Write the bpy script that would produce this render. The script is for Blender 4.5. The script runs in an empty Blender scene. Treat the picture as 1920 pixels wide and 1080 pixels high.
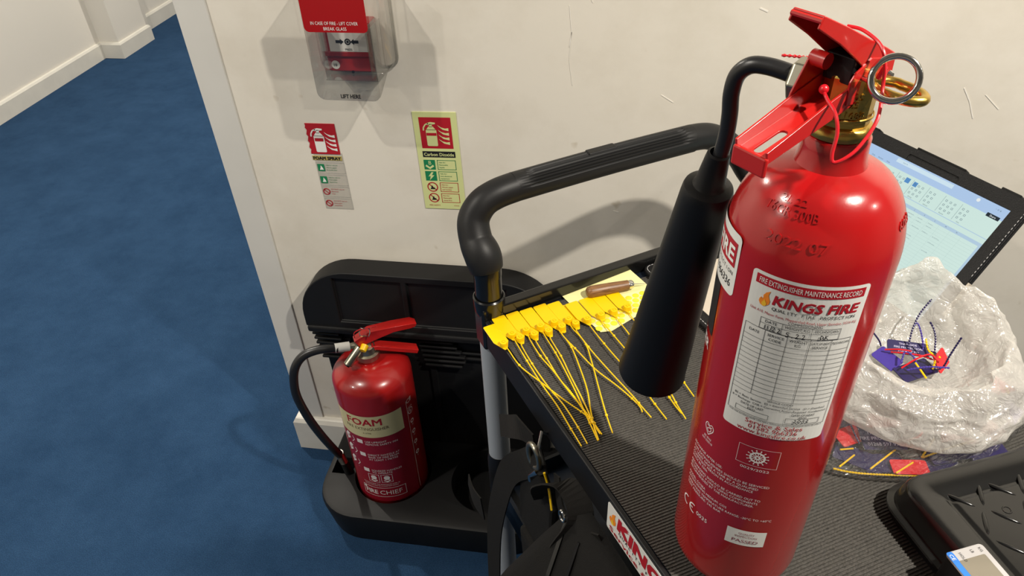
import bpy, bmesh, math, random
from mathutils import Vector, Matrix, noise
random.seed(7)
PI = math.pi
C = bpy.context.scene.collection
sc = bpy.context.scene

# ------------------------------------------------------------------ camera, world, light, exposure
cam_d = bpy.data.cameras.new('camera'); cam = bpy.data.objects.new('camera', cam_d); C.objects.link(cam)
cam_d.sensor_width = 36.0; cam_d.lens = 25.745; cam_d.clip_start = 0.02; cam_d.clip_end = 50
yaw, pitch, roll = -0.18085, 0.66393, 0.04443
F = Vector((math.sin(yaw)*math.cos(pitch), math.cos(yaw)*math.cos(pitch), -math.sin(pitch)))
R0 = Vector((math.cos(yaw), -math.sin(yaw), 0)); D0 = F.cross(R0)
Rr = math.cos(roll)*R0 + math.sin(roll)*D0; Dr = -math.sin(roll)*R0 + math.cos(roll)*D0
M = Matrix((Rr, -Dr, -F)).transposed().to_4x4(); M.translation = Vector((0, 0, 1.524))
cam.matrix_world = M
sc.camera = cam
w = bpy.data.worlds.new('world'); sc.world = w; w.use_nodes = True
w.node_tree.nodes['Background'].inputs[0].default_value = (0.9, 0.93, 1.0, 1)
w.node_tree.nodes['Background'].inputs[1].default_value = 0.05
sc.view_settings.view_transform = 'Standard'; sc.view_settings.look = 'None'
sc.view_settings.gamma = 1.0; sc.view_settings.use_curve_mapping = False
sc.view_settings.exposure = -0.06
CEIL = 2.46
def lamp(name, x, y, e, r=0.032, col=(1.0, 0.93, 0.82)):
    l = bpy.data.lights.new(name, 'AREA'); l.shape = 'DISK'; l.size = 2*r; l.energy = e; l.color = col
    o = bpy.data.objects.new(name, l); C.objects.link(o); o.location = (x, y, CEIL-0.012)
lamp('ceiling_lamp', 0.90, 0.12, 56)
lamp('ceiling_lamp', -1.28, 0.16, 26)
lamp('ceiling_lamp', 2.25, 0.12, 15)
lamp('ceiling_lamp', -1.9, 2.0, 44)
lamp('ceiling_lamp', -1.9, 4.2, 44)
lamp('ceiling_lamp', -2.3, -0.6, 22)

# ------------------------------------------------------------------ materials
def nt(m): m.use_nodes = True; return m.node_tree
def mat(name, col, rough=0.5, metal=0.0, var=0.0, vscale=20, bump=0.0, bscale=200, coat=0.0, spec=0.5, emit=None, estr=1.0):
    m = bpy.data.materials.new(name); t = nt(m); N = t.nodes; L = t.links; b = N['Principled BSDF']
    b.inputs['Base Color'].default_value = (*col, 1); b.inputs['Roughness'].default_value = rough
    b.inputs['Metallic'].default_value = metal; b.inputs['Coat Weight'].default_value = coat
    b.inputs['Coat Roughness'].default_value = 0.08; b.inputs['Specular IOR Level'].default_value = spec
    tc = N.new('ShaderNodeTexCoord')
    if var:
        n = N.new('ShaderNodeTexNoise'); n.inputs['Scale'].default_value = vscale; n.inputs['Detail'].default_value = 6
        L.new(tc.outputs['Object'], n.inputs['Vector'])
        r = N.new('ShaderNodeValToRGB'); r.color_ramp.elements[0].position = .3; r.color_ramp.elements[1].position = .7
        r.color_ramp.elements[0].color = (*[c*(1-var) for c in col], 1); r.color_ramp.elements[1].color = (*[min(1, c*(1+var)) for c in col], 1)
        L.new(n.outputs['Fac'], r.inputs['Fac']); L.new(r.outputs['Color'], b.inputs['Base Color'])
    if bump:
        n = N.new('ShaderNodeTexNoise'); n.inputs['Scale'].default_value = bscale; n.inputs['Detail'].default_value = 4
        L.new(tc.outputs['Object'], n.inputs['Vector'])
        bp = N.new('ShaderNodeBump'); bp.inputs['Strength'].default_value = bump; bp.inputs['Distance'].default_value = 0.002
        L.new(n.outputs['Fac'], bp.inputs['Height']); L.new(bp.outputs['Normal'], b.inputs['Normal'])
    if emit:
        b.inputs['Emission Color'].default_value = (*emit, 1); b.inputs['Emission Strength'].default_value = estr
    return m
def film(name, tint, gloss=0.10, rough=0.06, milk=0.0, milkcol=(.8, .8, .78), facing=0.6, bump=0.0, bscale=60):
    """thin clear or milky plastic: transparency + diffuse/translucent haze + fresnel gloss"""
    m = bpy.data.materials.new(name); t = nt(m); N = t.nodes; L = t.links
    for n in list(N): N.remove(n)
    out = N.new('ShaderNodeOutputMaterial'); tr = N.new('ShaderNodeBsdfTransparent'); tr.inputs[0].default_value = (*tint, 1)
    df = N.new('ShaderNodeBsdfDiffuse'); df.inputs[0].default_value = (*milkcol, 1)
    tl = N.new('ShaderNodeBsdfTranslucent'); tl.inputs[0].default_value = (*milkcol, 1)
    mk = N.new('ShaderNodeMixShader'); mk.inputs[0].default_value = 0.4; L.new(df.outputs[0], mk.inputs[1]); L.new(tl.outputs[0], mk.inputs[2])
    m1 = N.new('ShaderNodeMixShader'); L.new(tr.outputs[0], m1.inputs[1]); L.new(mk.outputs[0], m1.inputs[2])
    gl = N.new('ShaderNodeBsdfGlossy'); gl.inputs['Roughness'].default_value = rough
    m2 = N.new('ShaderNodeMixShader'); L.new(m1.outputs[0], m2.inputs[1]); L.new(gl.outputs[0], m2.inputs[2])
    lw = N.new('ShaderNodeLayerWeight'); lw.inputs['Blend'].default_value = 0.35
    mr = N.new('ShaderNodeMapRange'); mr.inputs['To Min'].default_value = gloss; mr.inputs['To Max'].default_value = facing
    L.new(lw.outputs['Facing'], mr.inputs['Value']); L.new(mr.outputs[0], m2.inputs[0])
    mm = N.new('ShaderNodeMapRange'); mm.inputs['To Min'].default_value = milk; mm.inputs['To Max'].default_value = min(1, milk*1.5+.04 if milk else 0.06)
    L.new(lw.outputs['Facing'], mm.inputs['Value']); L.new(mm.outputs[0], m1.inputs[0])
    if bump:
        tc = N.new('ShaderNodeTexCoord'); n = N.new('ShaderNodeTexNoise'); n.inputs['Scale'].default_value = bscale; n.inputs['Detail'].default_value = 3
        n.inputs['Distortion'].default_value = 1.2
        L.new(tc.outputs['Object'], n.inputs['Vector']); bp = N.new('ShaderNodeBump'); bp.inputs['Strength'].default_value = bump; bp.inputs['Distance'].default_value = 0.006
        vr = N.new('ShaderNodeTexVoronoi'); vr.feature = 'DISTANCE_TO_EDGE'; vr.inputs['Scale'].default_value = bscale*.9
        mxv = N.new('ShaderNodeVectorMath'); mxv.operation = 'MULTIPLY_ADD'; mxv.inputs[1].default_value = (.035, .035, .035)
        L.new(n.outputs['Color'], mxv.inputs[0]); L.new(tc.outputs['Object'], mxv.inputs[2]); L.new(mxv.outputs[0], vr.inputs['Vector'])
        ad = N.new('ShaderNodeMath'); ad.operation = 'MULTIPLY_ADD'; ad.inputs[1].default_value = 1.6
        L.new(vr.outputs['Distance'], ad.inputs[0]); L.new(n.outputs['Fac'], ad.inputs[2]); L.new(ad.outputs[0], bp.inputs['Height'])
        for s in (df, gl, tl): L.new(bp.outputs['Normal'], s.inputs['Normal'])
    L.new(m2.outputs[0], out.inputs[0]); return m
def wall_mat():
    m = mat('painted_plaster', (.72, .68, .60), .62, bump=.10, bscale=90)
    t = m.node_tree; N = t.nodes; L = t.links; b = N['Principled BSDF']; tc = [n for n in N if n.type == 'TEX_COORD'][0]
    n1 = N.new('ShaderNodeTexNoise'); n1.inputs['Scale'].default_value = 5; n1.inputs['Detail'].default_value = 8; n1.inputs['Roughness'].default_value = .65
    L.new(tc.outputs['Object'], n1.inputs['Vector'])
    r = N.new('ShaderNodeValToRGB'); r.color_ramp.elements[0].position = .30; r.color_ramp.elements[0].color = (.66, .615, .53, 1)
    r.color_ramp.elements[1].position = .55; r.color_ramp.elements[1].color = (.73, .69, .61, 1)
    L.new(n1.outputs['Fac'], r.inputs['Fac'])
    n2 = N.new('ShaderNodeTexNoise'); n2.inputs['Scale'].default_value = 26; n2.inputs['Detail'].default_value = 2
    L.new(tc.outputs['Object'], n2.inputs['Vector'])
    r2 = N.new('ShaderNodeValToRGB'); r2.color_ramp.elements[0].position = .22; r2.color_ramp.elements[0].color = (.80, .76, .70, 1)
    r2.color_ramp.elements[1].position = .30; r2.color_ramp.elements[1].color = (1, 1, 1, 1)
    L.new(n2.outputs['Fac'], r2.inputs['Fac'])
    mx = N.new('ShaderNodeMix'); mx.data_type = 'RGBA'; mx.blend_type = 'MULTIPLY'; mx.inputs['Factor'].default_value = 1
    L.new(r.outputs[0], mx.inputs['A']); L.new(r2.outputs[0], mx.inputs['B']); L.new(mx.outputs['Result'], b.inputs['Base Color'])
    return m
def carpet_mat():
    m = mat('blue_carpet', (.03, .085, .19), .95, var=0, bump=1.0, bscale=900, spec=.1)
    t = m.node_tree; N = t.nodes; L = t.links; b = N['Principled BSDF']; tc = [n for n in N if n.type == 'TEX_COORD'][0]
    n1 = N.new('ShaderNodeTexNoise'); n1.inputs['Scale'].default_value = 5; n1.inputs['Detail'].default_value = 10; n1.inputs['Roughness'].default_value = .75
    L.new(tc.outputs['Object'], n1.inputs['Vector'])
    r = N.new('ShaderNodeValToRGB'); r.color_ramp.elements[0].position = .35; r.color_ramp.elements[0].color = (.016, .047, .108, 1)
    r.color_ramp.elements[1].position = .68; r.color_ramp.elements[1].color = (.027, .070, .150, 1)
    n3 = N.new('ShaderNodeTexNoise'); n3.inputs['Scale'].default_value = 450; n3.inputs['Detail'].default_value = 2
    L.new(tc.outputs['Object'], n3.inputs['Vector'])
    r3 = N.new('ShaderNodeValToRGB'); r3.color_ramp.elements[0].position = .35; r3.color_ramp.elements[0].color = (.75, .75, .75, 1); r3.color_ramp.elements[1].position = .65; r3.color_ramp.elements[1].color = (1.25, 1.25, 1.25, 1)
    L.new(n3.outputs['Fac'], r3.inputs['Fac'])
    mx = N.new('ShaderNodeMix'); mx.data_type = 'RGBA'; mx.blend_type = 'MULTIPLY'; mx.inputs['Factor'].default_value = 1
    L.new(n1.outputs['Fac'], r.inputs['Fac']); L.new(r.outputs[0], mx.inputs['A']); L.new(r3.outputs[0], mx.inputs['B']); L.new(mx.outputs['Result'], b.inputs['Base Color'])
    return m
def wood_mat():
    m = mat('oiled_wood', (.28, .12, .05), .42)
    t = m.node_tree; N = t.nodes; L = t.links; b = N['Principled BSDF']; tc = [n for n in N if n.type == 'TEX_COORD'][0]
    mp = N.new('ShaderNodeMapping'); mp.inputs['Scale'].default_value = (30, 300, 300); L.new(tc.outputs['Object'], mp.inputs['Vector'])
    n = N.new('ShaderNodeTexNoise'); n.inputs['Scale'].default_value = 2.2; n.inputs['Detail'].default_value = 6; L.new(mp.outputs[0], n.inputs['Vector'])
    r = N.new('ShaderNodeValToRGB'); r.color_ramp.elements[0].position = .35; r.color_ramp.elements[0].color = (.12, .052, .018, 1)
    r.color_ramp.elements[1].position = .65; r.color_ramp.elements[1].color = (.27, .135, .055, 1)
    L.new(n.outputs['Fac'], r.inputs['Fac']); L.new(r.outputs[0], b.inputs['Base Color']); return m
Mwall = wall_mat(); Mcarpet = carpet_mat(); Mwood = wood_mat()
Mtop = mat('ceiling_tiles', (.50, .49, .46), .8, bump=.05)
Mceil = mat('ceiling_paint', (.74, .71, .65), .8, bump=.05)
Mfar = mat('matt_wall_paint', (.22, .21, .19), .8, bump=.05)  # for the unseen walls, kept dark to cut bounced light
Mtrim = mat('gloss_white_trim', (.70, .68, .62), .4, var=.04, vscale=12, bump=.04, bscale=60)
Mstrip = mat('grey_white_corner_bead', (.62, .61, .575), .45, var=.02, vscale=10)
Mred = mat('red_enamel', (.36, .006, .007), .22, coat=.6, bump=.02, bscale=500, var=.05, vscale=9)
Mredf = mat('red_enamel_dusty', (.34, .008, .008), .28, coat=.4)
Mredpl = mat('red_plastic_seal', (.58, .010, .018), .3)
Mredlev = mat('red_lever_paint', (.46, .012, .010), .30, coat=.4, bump=.02, bscale=700)
Mredp = mat('red_print', (.42, .010, .020), .45)
Mredcp = mat('call_point_red', (.32, .012, .015), .4)
Mblk = mat('black_moulded_plastic', (.007, .007, .008), .45, bump=.05, bscale=600, spec=.28)
Mblks = mat('black_stand_plastic', (.0075, .0075, .008), .52, var=.15, vscale=6, bump=.05, bscale=500, spec=.28)
Mblkg = mat('black_gloss_plastic', (.006, .006, .006), .2)
Mhorn = mat('black_satin_horn', (.005, .005, .0055), .42, spec=.28)
Mhose = mat('black_rubber_hose', (.010, .010, .011), .35, bump=.04, bscale=800)
Mgrip = mat('charcoal_grip', (.011, .011, .0115), .46, bump=.05, bscale=700, spec=.28)
Mmat = mat('ribbed_rubber', (.050, .046, .040), .62, var=.5, vscale=500, bump=.5, bscale=900)
Mnavy = mat('dark_navy_plastic', (.005, .009, .017), .38, bump=.08, bscale=400, spec=.28)
Mpost = mat('grey_post_enamel', (.34, .37, .41), .38)
Mbrass = mat('brass', (.62, .42, .10), .30, metal=1, bump=.12, bscale=200)
Mchr = mat('chrome', (.72, .70, .66), .14, metal=1)
Mnut = mat('dull_nickel', (.40, .38, .30), .35, metal=1)
Mwhite = mat('white_sticker', (.80, .79, .75), .42)
Mlabel = mat('label_vinyl', (.74, .735, .70), .36, var=.02, vscale=40)
Mink = mat('black_ink', (.010, .010, .012), .5)
Mgreyink = mat('grey_ink', (.07, .07, .075), .5)
Mwink = mat('white_ink', (.80, .74, .72), .45)
Morange = mat('flame_orange', (.85, .25, .02), .45); Myelf = mat('flame_yellow', (.85, .50, .03), .45)
Myel = mat('yellow_plastic', (.84, .53, .0), .38)
Mpaper = mat('yellow_paper', (.78, .72, .34), .8, bump=.08, bscale=60)
Mdot = mat('yellow_dot', (.86, .70, .04), .4)
Mphoto = mat('photoluminescent_vinyl', (.62, .66, .30), .5)
Mgreen = mat('green_print', (.01, .20, .075), .5)
Mcream = mat('cream_label', (.66, .60, .34), .42)
Mleather = mat('black_leather', (.007, .007, .0075), .42, bump=.35, bscale=700, spec=.28)
Msuede = mat('beige_lining', (.50, .44, .36), .85, bump=.1, bscale=600)
Mstitch = mat('white_thread', (.55, .55, .55), .7)
Mcanvas = mat('black_canvas', (.008, .0076, .0072), .85, bump=.35, bscale=900, spec=.2)
Mcanvas2 = mat('black_webbing', (.013, .012, .011), .8, bump=.4, bscale=1200, spec=.2)
Mpurp = mat('purple_plastic', (.055, .035, .26), .32)
Mnavyt = mat('dark_violet_plastic', (.012, .008, .065), .35)
Mplat = mat('black_painted_steel', (.006, .006, .006), .20, bump=.03, bscale=300, coat=.2)
Msilver = mat('silver_panel', (.42, .41, .41), .42)
Mlcd = mat('blank_lcd', (.20, .18, .14), .15)
Mblue = mat('blue_sticker', (.02, .17, .60), .45)
Mclear = film('clear_acrylic', (.87, .87, .86), gloss=.05, facing=.5, rough=.04)
Mredfilm = mat('red_film', (.34, .006, .009), .15, coat=.3)
Mclearsign = film('clear_vinyl', (.97, .97, .97), gloss=.03, facing=.1, rough=.3, milk=.10, milkcol=(.72, .69, .62))
Mbag = film('milky_polythene', (.93, .93, .92), gloss=.06, facing=.32, rough=.09, milk=.44, milkcol=(.90, .88, .84), bump=.42, bscale=60)
Mbagc = film('clear_polythene', (.93, .93, .93), gloss=.11, facing=.5, rough=.06, milk=.05, milkcol=(.8, .8, .78), bump=1.0, bscale=60)

# ------------------------------------------------------------------ mesh helpers
class MB:
    def __init__(s): s.v = []; s.f = []
    def add(s, v, f):
        o = len(s.v); s.v += [tuple(a) for a in v]; s.f += [tuple(i+o for i in q) for q in f]; return s
    def box(s, x0, y0, z0, x1, y1, z1, M=None):
        v = [Vector((x, y, z)) for z in (z0, z1) for y in (y0, y1) for x in (x0, x1)]
        if M: v = [M @ a for a in v]
        return s.add(v, [(0, 2, 3, 1), (4, 5, 7, 6), (0, 1, 5, 4), (2, 6, 7, 3), (0, 4, 6, 2), (1, 3, 7, 5)])
    def prism(s, poly, a, b, ax='z', M=None):
        """extrude 2D polygon along an axis; poly in the other two axes"""
        n = len(poly)
        def P(p, h):
            q = {'z': (p[0], p[1], h), 'y': (p[0], h, p[1]), 'x': (h, p[0], p[1])}[ax]
            return M @ Vector(q) if M else Vector(q)
        v = [P(p, a) for p in poly] + [P(p, b) for p in poly]
        f = [tuple(range(n))[::-1], tuple(range(n, 2*n))] + [(i, (i+1) % n, n+(i+1) % n, n+i) for i in range(n)]
        return s.add(v, f)
    def lathe(s, prof, n=48, M=None, cap=True):
        v = []; f = []
        for (r, z) in prof:
            for i in range(n):
                a = 2*PI*i/n; q = Vector((r*math.cos(a), r*math.sin(a), z)); v.append(M @ q if M else q)
        for j in range(len(prof)-1):
            for i in range(n):
                f.append((j*n+i, j*n+(i+1) % n, (j+1)*n+(i+1) % n, (j+1)*n+i))
        if cap:
            if prof[0][0] > 1e-6: f.append(tuple(range(n))[::-1])
            if prof[-1][0] > 1e-6: f.append(tuple((len(prof)-1)*n+i for i in range(n)))
        return s.add(v, f)
    def tube(s, pts, r, n=10, closed=False, cap=True, flat=None):
        """r: number or list; flat=(w,h) rectangular-ish ellipse factors"""
        P = [Vector(p) for p in pts]; m = len(P); v = []; f = []
        up = None
        for i, p in enumerate(P):
            if closed: t = (P[(i+1) % m]-P[i-1]).normalized()
            else: t = (P[min(i+1, m-1)]-P[max(i-1, 0)]).normalized()
            if up is None:
                up = Vector((0, 0, 1)) if abs(t.z) < .9 else Vector((1, 0, 0))
            a = t.cross(up).normalized(); up = a.cross(t).normalized()
            rr = r[i] if isinstance(r, (list, tuple)) else r
            for k in range(n):
                g = 2*PI*k/n; fx, fy = flat if flat else (1, 1)
                v.append(p + a*math.cos(g)*rr*fx + up*math.sin(g)*rr*fy)
        for i in range(m if closed else m-1):
            j = (i+1) % m
            for k in range(n): f.append((i*n+k, i*n+(k+1) % n, j*n+(k+1) % n, j*n+k))
        if cap and not closed: f.append(tuple(range(n))[::-1]); f.append(tuple((m-1)*n+k for k in range(n)))
        return s.add(v, f)
    def ball(s, c, r, n=12):
        prof = [(max(1e-5, r*math.sin(PI*i/8)), -r*math.cos(PI*i/8)) for i in range(9)]
        return s.lathe(prof, n, Matrix.Translation(Vector(c)), cap=False)
    def ribbon(s, pts, wv, w, t=0.0016):
        """strap: path points, width direction vectors (single or list)"""
        P = [Vector(p) for p in pts]; v = []; f = []
        for i, p in enumerate(P):
            tt = (P[min(i+1, len(P)-1)]-P[max(i-1, 0)]).normalized()
            W = Vector(wv[i] if isinstance(wv, list) else wv).normalized(); W = (W-tt*W.dot(tt)).normalized(); n = tt.cross(W).normalized()
            for a, b in ((-1, -1), (1, -1), (1, 1), (-1, 1)): v.append(p+W*a*w/2+n*b*t/2)
        for i in range(len(P)-1):
            for k in range(4): f.append((i*4+k, i*4+(k+1) % 4, i*4+4+(k+1) % 4, i*4+4+k))
        f += [(3, 2, 1, 0), tuple(len(P)*4-4+k for k in range(4))]
        return s.add(v, f)
    def grid(s, fn, nu, nv, closeu=False):
        v = [fn(i/(nu if closeu else nu-1), j/(nv-1)) for j in range(nv) for i in range(nu)]; f = []
        for j in range(nv-1):
            for i in range(nu if closeu else nu-1): f.append((j*nu+i, j*nu+(i+1) % nu, (j+1)*nu+(i+1) % nu, (j+1)*nu+i))
        return s.add(v, f)
    def build(s, name, m, parent=None, smooth=40, bevel=0, seg=2, matrix=None, subsurf=0, solid=0):
        me = bpy.data.meshes.new(name); me.from_pydata([tuple(a) for a in s.v], [], s.f); me.update()
        bm = bmesh.new(); bm.from_mesh(me); bmesh.ops.remove_doubles(bm, verts=bm.verts, dist=1e-6)
        if not getattr(s, 'flatink', False): bmesh.ops.recalc_face_normals(bm, faces=bm.faces)
        bm.to_mesh(me); bm.free()
        me.materials.append(m)
        if smooth:
            me.polygons.foreach_set('use_smooth', [True]*len(me.polygons)); me.set_sharp_from_angle(angle=math.radians(smooth))
        o = bpy.data.objects.new(name, me); C.objects.link(o)
        if parent: o.parent = parent
        if matrix is not None: o.matrix_local = matrix
        if solid: q = o.modifiers.new('s', 'SOLIDIFY'); q.thickness = solid; q.offset = 0
        if bevel:
            q = o.modifiers.new('b', 'BEVEL'); q.width = bevel; q.segments = seg; q.limit_method = 'ANGLE'; q.angle_limit = math.radians(35)
            if smooth: q.harden_normals = True
        if subsurf: q = o.modifiers.new('u', 'SUBSURF'); q.levels = subsurf; q.render_levels = subsurf
        return o
def tag(o, label, cat, group=None, kind=None):
    if label: o['label'] = label
    if cat: o['category'] = cat
    if group: o['group'] = group
    if kind: o['kind'] = kind
    return o
def thing(name, label, cat, loc=(0, 0, 0), rotz=0, group=None):
    o = bpy.data.objects.new(name, None); C.objects.link(o); o.empty_display_size = .05
    o.location = loc; o.rotation_euler = (0, 0, rotz); return tag(o, label, cat, group)
def struct(o): o['kind'] = 'structure'; return o
def plabel(o, l): o['label'] = l; return o
def rrect(x0, y0, x1, y1, r, n=6, corners=(1, 1, 1, 1)):
    out = []
    for k, (cx, cy, a0) in enumerate(((x0+r, y0+r, PI), (x1-r, y0+r, 1.5*PI), (x1-r, y1-r, 0), (x0+r, y1-r, .5*PI))):
        if not corners[k]:
            out.append(((x0, y0), (x1, y0), (x1, y1), (x0, y1))[k]); continue
        for i in range(n+1): a = a0+.5*PI*i/n; out.append((cx+r*math.cos(a), cy+r*math.sin(a)))
    return out
def smoothpath(pts, n=8, closed=False):
    P = [Vector(p) for p in pts]; out = []; m = len(P)
    rng = range(m) if closed else range(m-1)
    for i in rng:
        g = (lambda k: P[k % m]) if closed else (lambda k: P[max(0, min(m-1, k))])
        a, b, c, d = g(i-1), g(i), g(i+1), g(i+2)
        for k in range(n):
            t = k/n; out.append(.5*((2*b)+(-a+c)*t+(2*a-5*b+4*c-d)*t*t+(-a+3*b-3*c+d)*t**3))
    if not closed: out.append(P[-1])
    return out
def carve(name, base, cutters):
    """base MB minus cutter MBs -> MB (cutters are deleted)"""
    tmp = []
    def mk(mb):
        me = bpy.data.meshes.new('t'); me.from_pydata([tuple(a) for a in mb.v], [], mb.f); bm = bmesh.new(); bm.from_mesh(me)
        bmesh.ops.recalc_face_normals(bm, faces=bm.faces); bm.to_mesh(me); bm.free()
        o = bpy.data.objects.new('t', me); C.objects.link(o); tmp.append(o); return o
    b = mk(base)
    for c in cutters:
        q = b.modifiers.new('x', 'BOOLEAN'); q.operation = 'DIFFERENCE'; q.solver = 'EXACT'; q.object = mk(c)
    dg = bpy.context.evaluated_depsgraph_get(); dg.update()
    me = bpy.data.meshes.new_from_object(b.evaluated_get(dg))
    out = MB(); out.add([v.co.copy() for v in me.vertices], [tuple(p.vertices) for p in me.polygons])
    for o in tmp: bpy.data.objects.remove(o)
    return out

# ------------------------------------------------------------------ flat print helpers: everything is drawn in a 2D frame and mapped onto a surface
_tc = {}
def text2d(s, bold):
    k = (s, bold)
    if k not in _tc:
        cu = bpy.data.curves.new('t', 'FONT'); cu.body = s; cu.size = 1; cu.align_x = 'LEFT'; cu.offset = 0; cu.resolution_u = 2; cu.fill_mode = 'FRONT'
        o = bpy.data.objects.new('t', cu); C.objects.link(o); dg = bpy.context.evaluated_depsgraph_get(); dg.update()
        me = bpy.data.meshes.new_from_object(o.evaluated_get(dg))
        if len(s) < 11 and bold > .012:      # big lettering: slice the glyphs so that they follow a curved surface
            bm = bmesh.new(); bm.from_mesh(me); x1 = max(q.co.x for q in bm.verts); x = .12
            while x < x1:
                bmesh.ops.bisect_plane(bm, geom=bm.verts[:]+bm.edges[:]+bm.faces[:], plane_co=(x, 0, 0), plane_no=(1, 0, 0)); x += .12
            bm.to_mesh(me); bm.free()
        v = [(a.co.x, a.co.y) for a in me.vertices]; f = [tuple(p.vertices) for p in me.polygons]
        bpy.data.objects.remove(o); bpy.data.curves.remove(cu); bpy.data.meshes.remove(me); _tc[k] = (v, f)
    return _tc[k]
class Ink(MB):
    flatink = True
    def __init__(s, fn, seg=0.003): super().__init__(); s.fn = fn; s.seg = seg
    def put(s, v, f): return s.add([s.fn(x, y) for x, y in v], f)
    def text(s, t, x, y, h, w=None, align='c', bold=.012, slant=0, rot=0):
        """cap height h, optional width w; (x,y) anchor on baseline-centre"""
        bold = round(bold*.55-.006, 4)
        v, f = text2d(t, bold)
        if not v: return s
        x0 = min(a for a, b in v); x1 = max(a for a, b in v); k = h/.70; kx = (w/(x1-x0)) if w else k
        off = {'c': -(x0+x1)/2, 'l': -x0, 'r': -x1}[align]
        q = [((a+off)*kx+slant*b*k, b*k) for a, b in v]; c_, s_ = math.cos(rot), math.sin(rot)
        e = max(0, bold)*k*.9
        # heavier lettering is laid down in slightly shifted layers, each a hair above the last
        for i, (dx, dy) in enumerate([(-e, -e), (e, -e), (-e, e), (e, e)] if bold > .012 else [(0, 0)]):
            pts = []
            for a, b in q:
                X, Y = x+dx+a*c_-b*s_, y+dy-h/2*c_+a*s_+b*c_
                p = Vector(s.fn(X, Y))
                if i:
                    d = h*.05; nr = (Vector(s.fn(X+d, Y))-p).cross(Vector(s.fn(X, Y+d))-p).normalized(); p = p+nr*i*3.5e-5
                pts.append(p)
            s.add(pts, f)
        return s
    def rect(s, x0, y0, x1, y1):
        n = max(1, int(abs(x1-x0)/s.seg)+1) if s.seg else 1
        v = []; f = []
        for i in range(n+1):
            x = x0+(x1-x0)*i/n; v += [(x, y0), (x, y1)]
        for i in range(n): f.append((2*i, 2*i+2, 2*i+3, 2*i+1))
        return s.put(v, f)
    def frame(s, x0, y0, x1, y1, t):
        s.rect(x0, y0, x1, y0+t); s.rect(x0, y1-t, x1, y1); s.rect(x0, y0, x0+t, y1); s.rect(x1-t, y0, x1, y1); return s
    def poly(s, pts): return s.put(pts, [tuple(range(len(pts)))])
    def ring(s, cx, cy, r0, r1, n=24):
        v = []; f = []
        for i in range(n):
            a = 2*PI*i/n; v += [(cx+r0*math.cos(a), cy+r0*math.sin(a)), (cx+r1*math.cos(a), cy+r1*math.sin(a))]
        for i in range(n): j = (i+1) % n; f.append((2*i, 2*i+1, 2*j+1, 2*j))
        return s.put(v, f)
    def arc(s, cx, cy, r0, r1, a0, a1, n=20):
        v = []; f = []
        for i in range(n+1):
            a = a0+(a1-a0)*i/n; v += [(cx+r0*math.cos(a), cy+r0*math.sin(a)), (cx+r1*math.cos(a), cy+r1*math.sin(a))]
        for i in range(n): f.append((2*i, 2*i+1, 2*i+3, 2*i+2))
        return s.put(v, f)
    def disc(s, cx, cy, r, n=20): return s.poly([(cx+r*math.cos(2*PI*i/n), cy+r*math.sin(2*PI*i/n)) for i in range(n)])
    def line(s, pts, t):
        for (x0, y0), (x1, y1) in zip(pts[:-1], pts[1:]):
            d = math.hypot(x1-x0, y1-y0) or 1; nx, ny = -(y1-y0)/d*t/2, (x1-x0)/d*t/2
            s.put([(x0+nx, y0+ny), (x0-nx, y0-ny), (x1-nx, y1-ny), (x1+nx, y1+ny)], [(0, 1, 2, 3)])
        return s
    def fit(s, poly_pts, step=.003): return s.poly(poly_pts)
def cylmap(r): return lambda x, y: (r*math.sin(x/r), -r*math.cos(x/r), y)   # x = arc length, front faces -Y
def flame2d(x, y, h):
    a = [(0, .0), (.16, .06), (.30, .22), (.32, .42), (.24, .58), (.20, .74), (.26, 1.0), (.05, .84), (-.06, .64), (-.04, .50), (-.10, .40), (-.14, .52), (-.22, .38), (-.24, .22), (-.14, .06)]
    b = [(.02, .0), (.14, .07), (.17, .2), (.10, .32), (.04, .44), (-.02, .30), (-.08, .22), (-.07, .1)]
    return [(x+p*h, y+q*h) for p, q in a], [(x+p*h, y+q*h) for p, q in b]
def ext_icon(I, x, y, h):
    """white fire extinguisher pictogram, lower left corner x,y"""
    w = h*.40
    I.poly(rrect(x, y, x+w, y+h*.66, w*.12)); I.poly([(x+w*.03, y+h*.64), (x+w*.97, y+h*.64), (x+w*.72, y+h*.78), (x+w*.28, y+h*.78)])
    I.rect(x+w*.36, y+h*.76, x+w*.64, y+h*.88); I.poly([(x+w*.2, y+h*.84), (x+w*.95, y+h*.88), (x+w*.95, y+h*.94), (x+w*.5, y+h*.96), (x+w*.2, y+h*.92)])
    I.line([(x+w*.3, y+h*.9), (x+w*.02, y+h*.86), (x-w*.18, y+h*.74), (x-w*.22, y+h*.62)], h*.05)
def flames_icon(I, x, y, h):
    for k in range(4):
        yy = y+h*(.10+.20*k)
        pts = [(x+h*.40, yy-h*.06), (x+h*.16, yy), (x+h*.02, yy+h*.12), (x-h*.04, yy+h*.20), (x+h*.10, yy+h*.10), (x+h*.26, yy+h*.05), (x+h*.40, yy+h*.07)]
        I.poly(pts)

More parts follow.
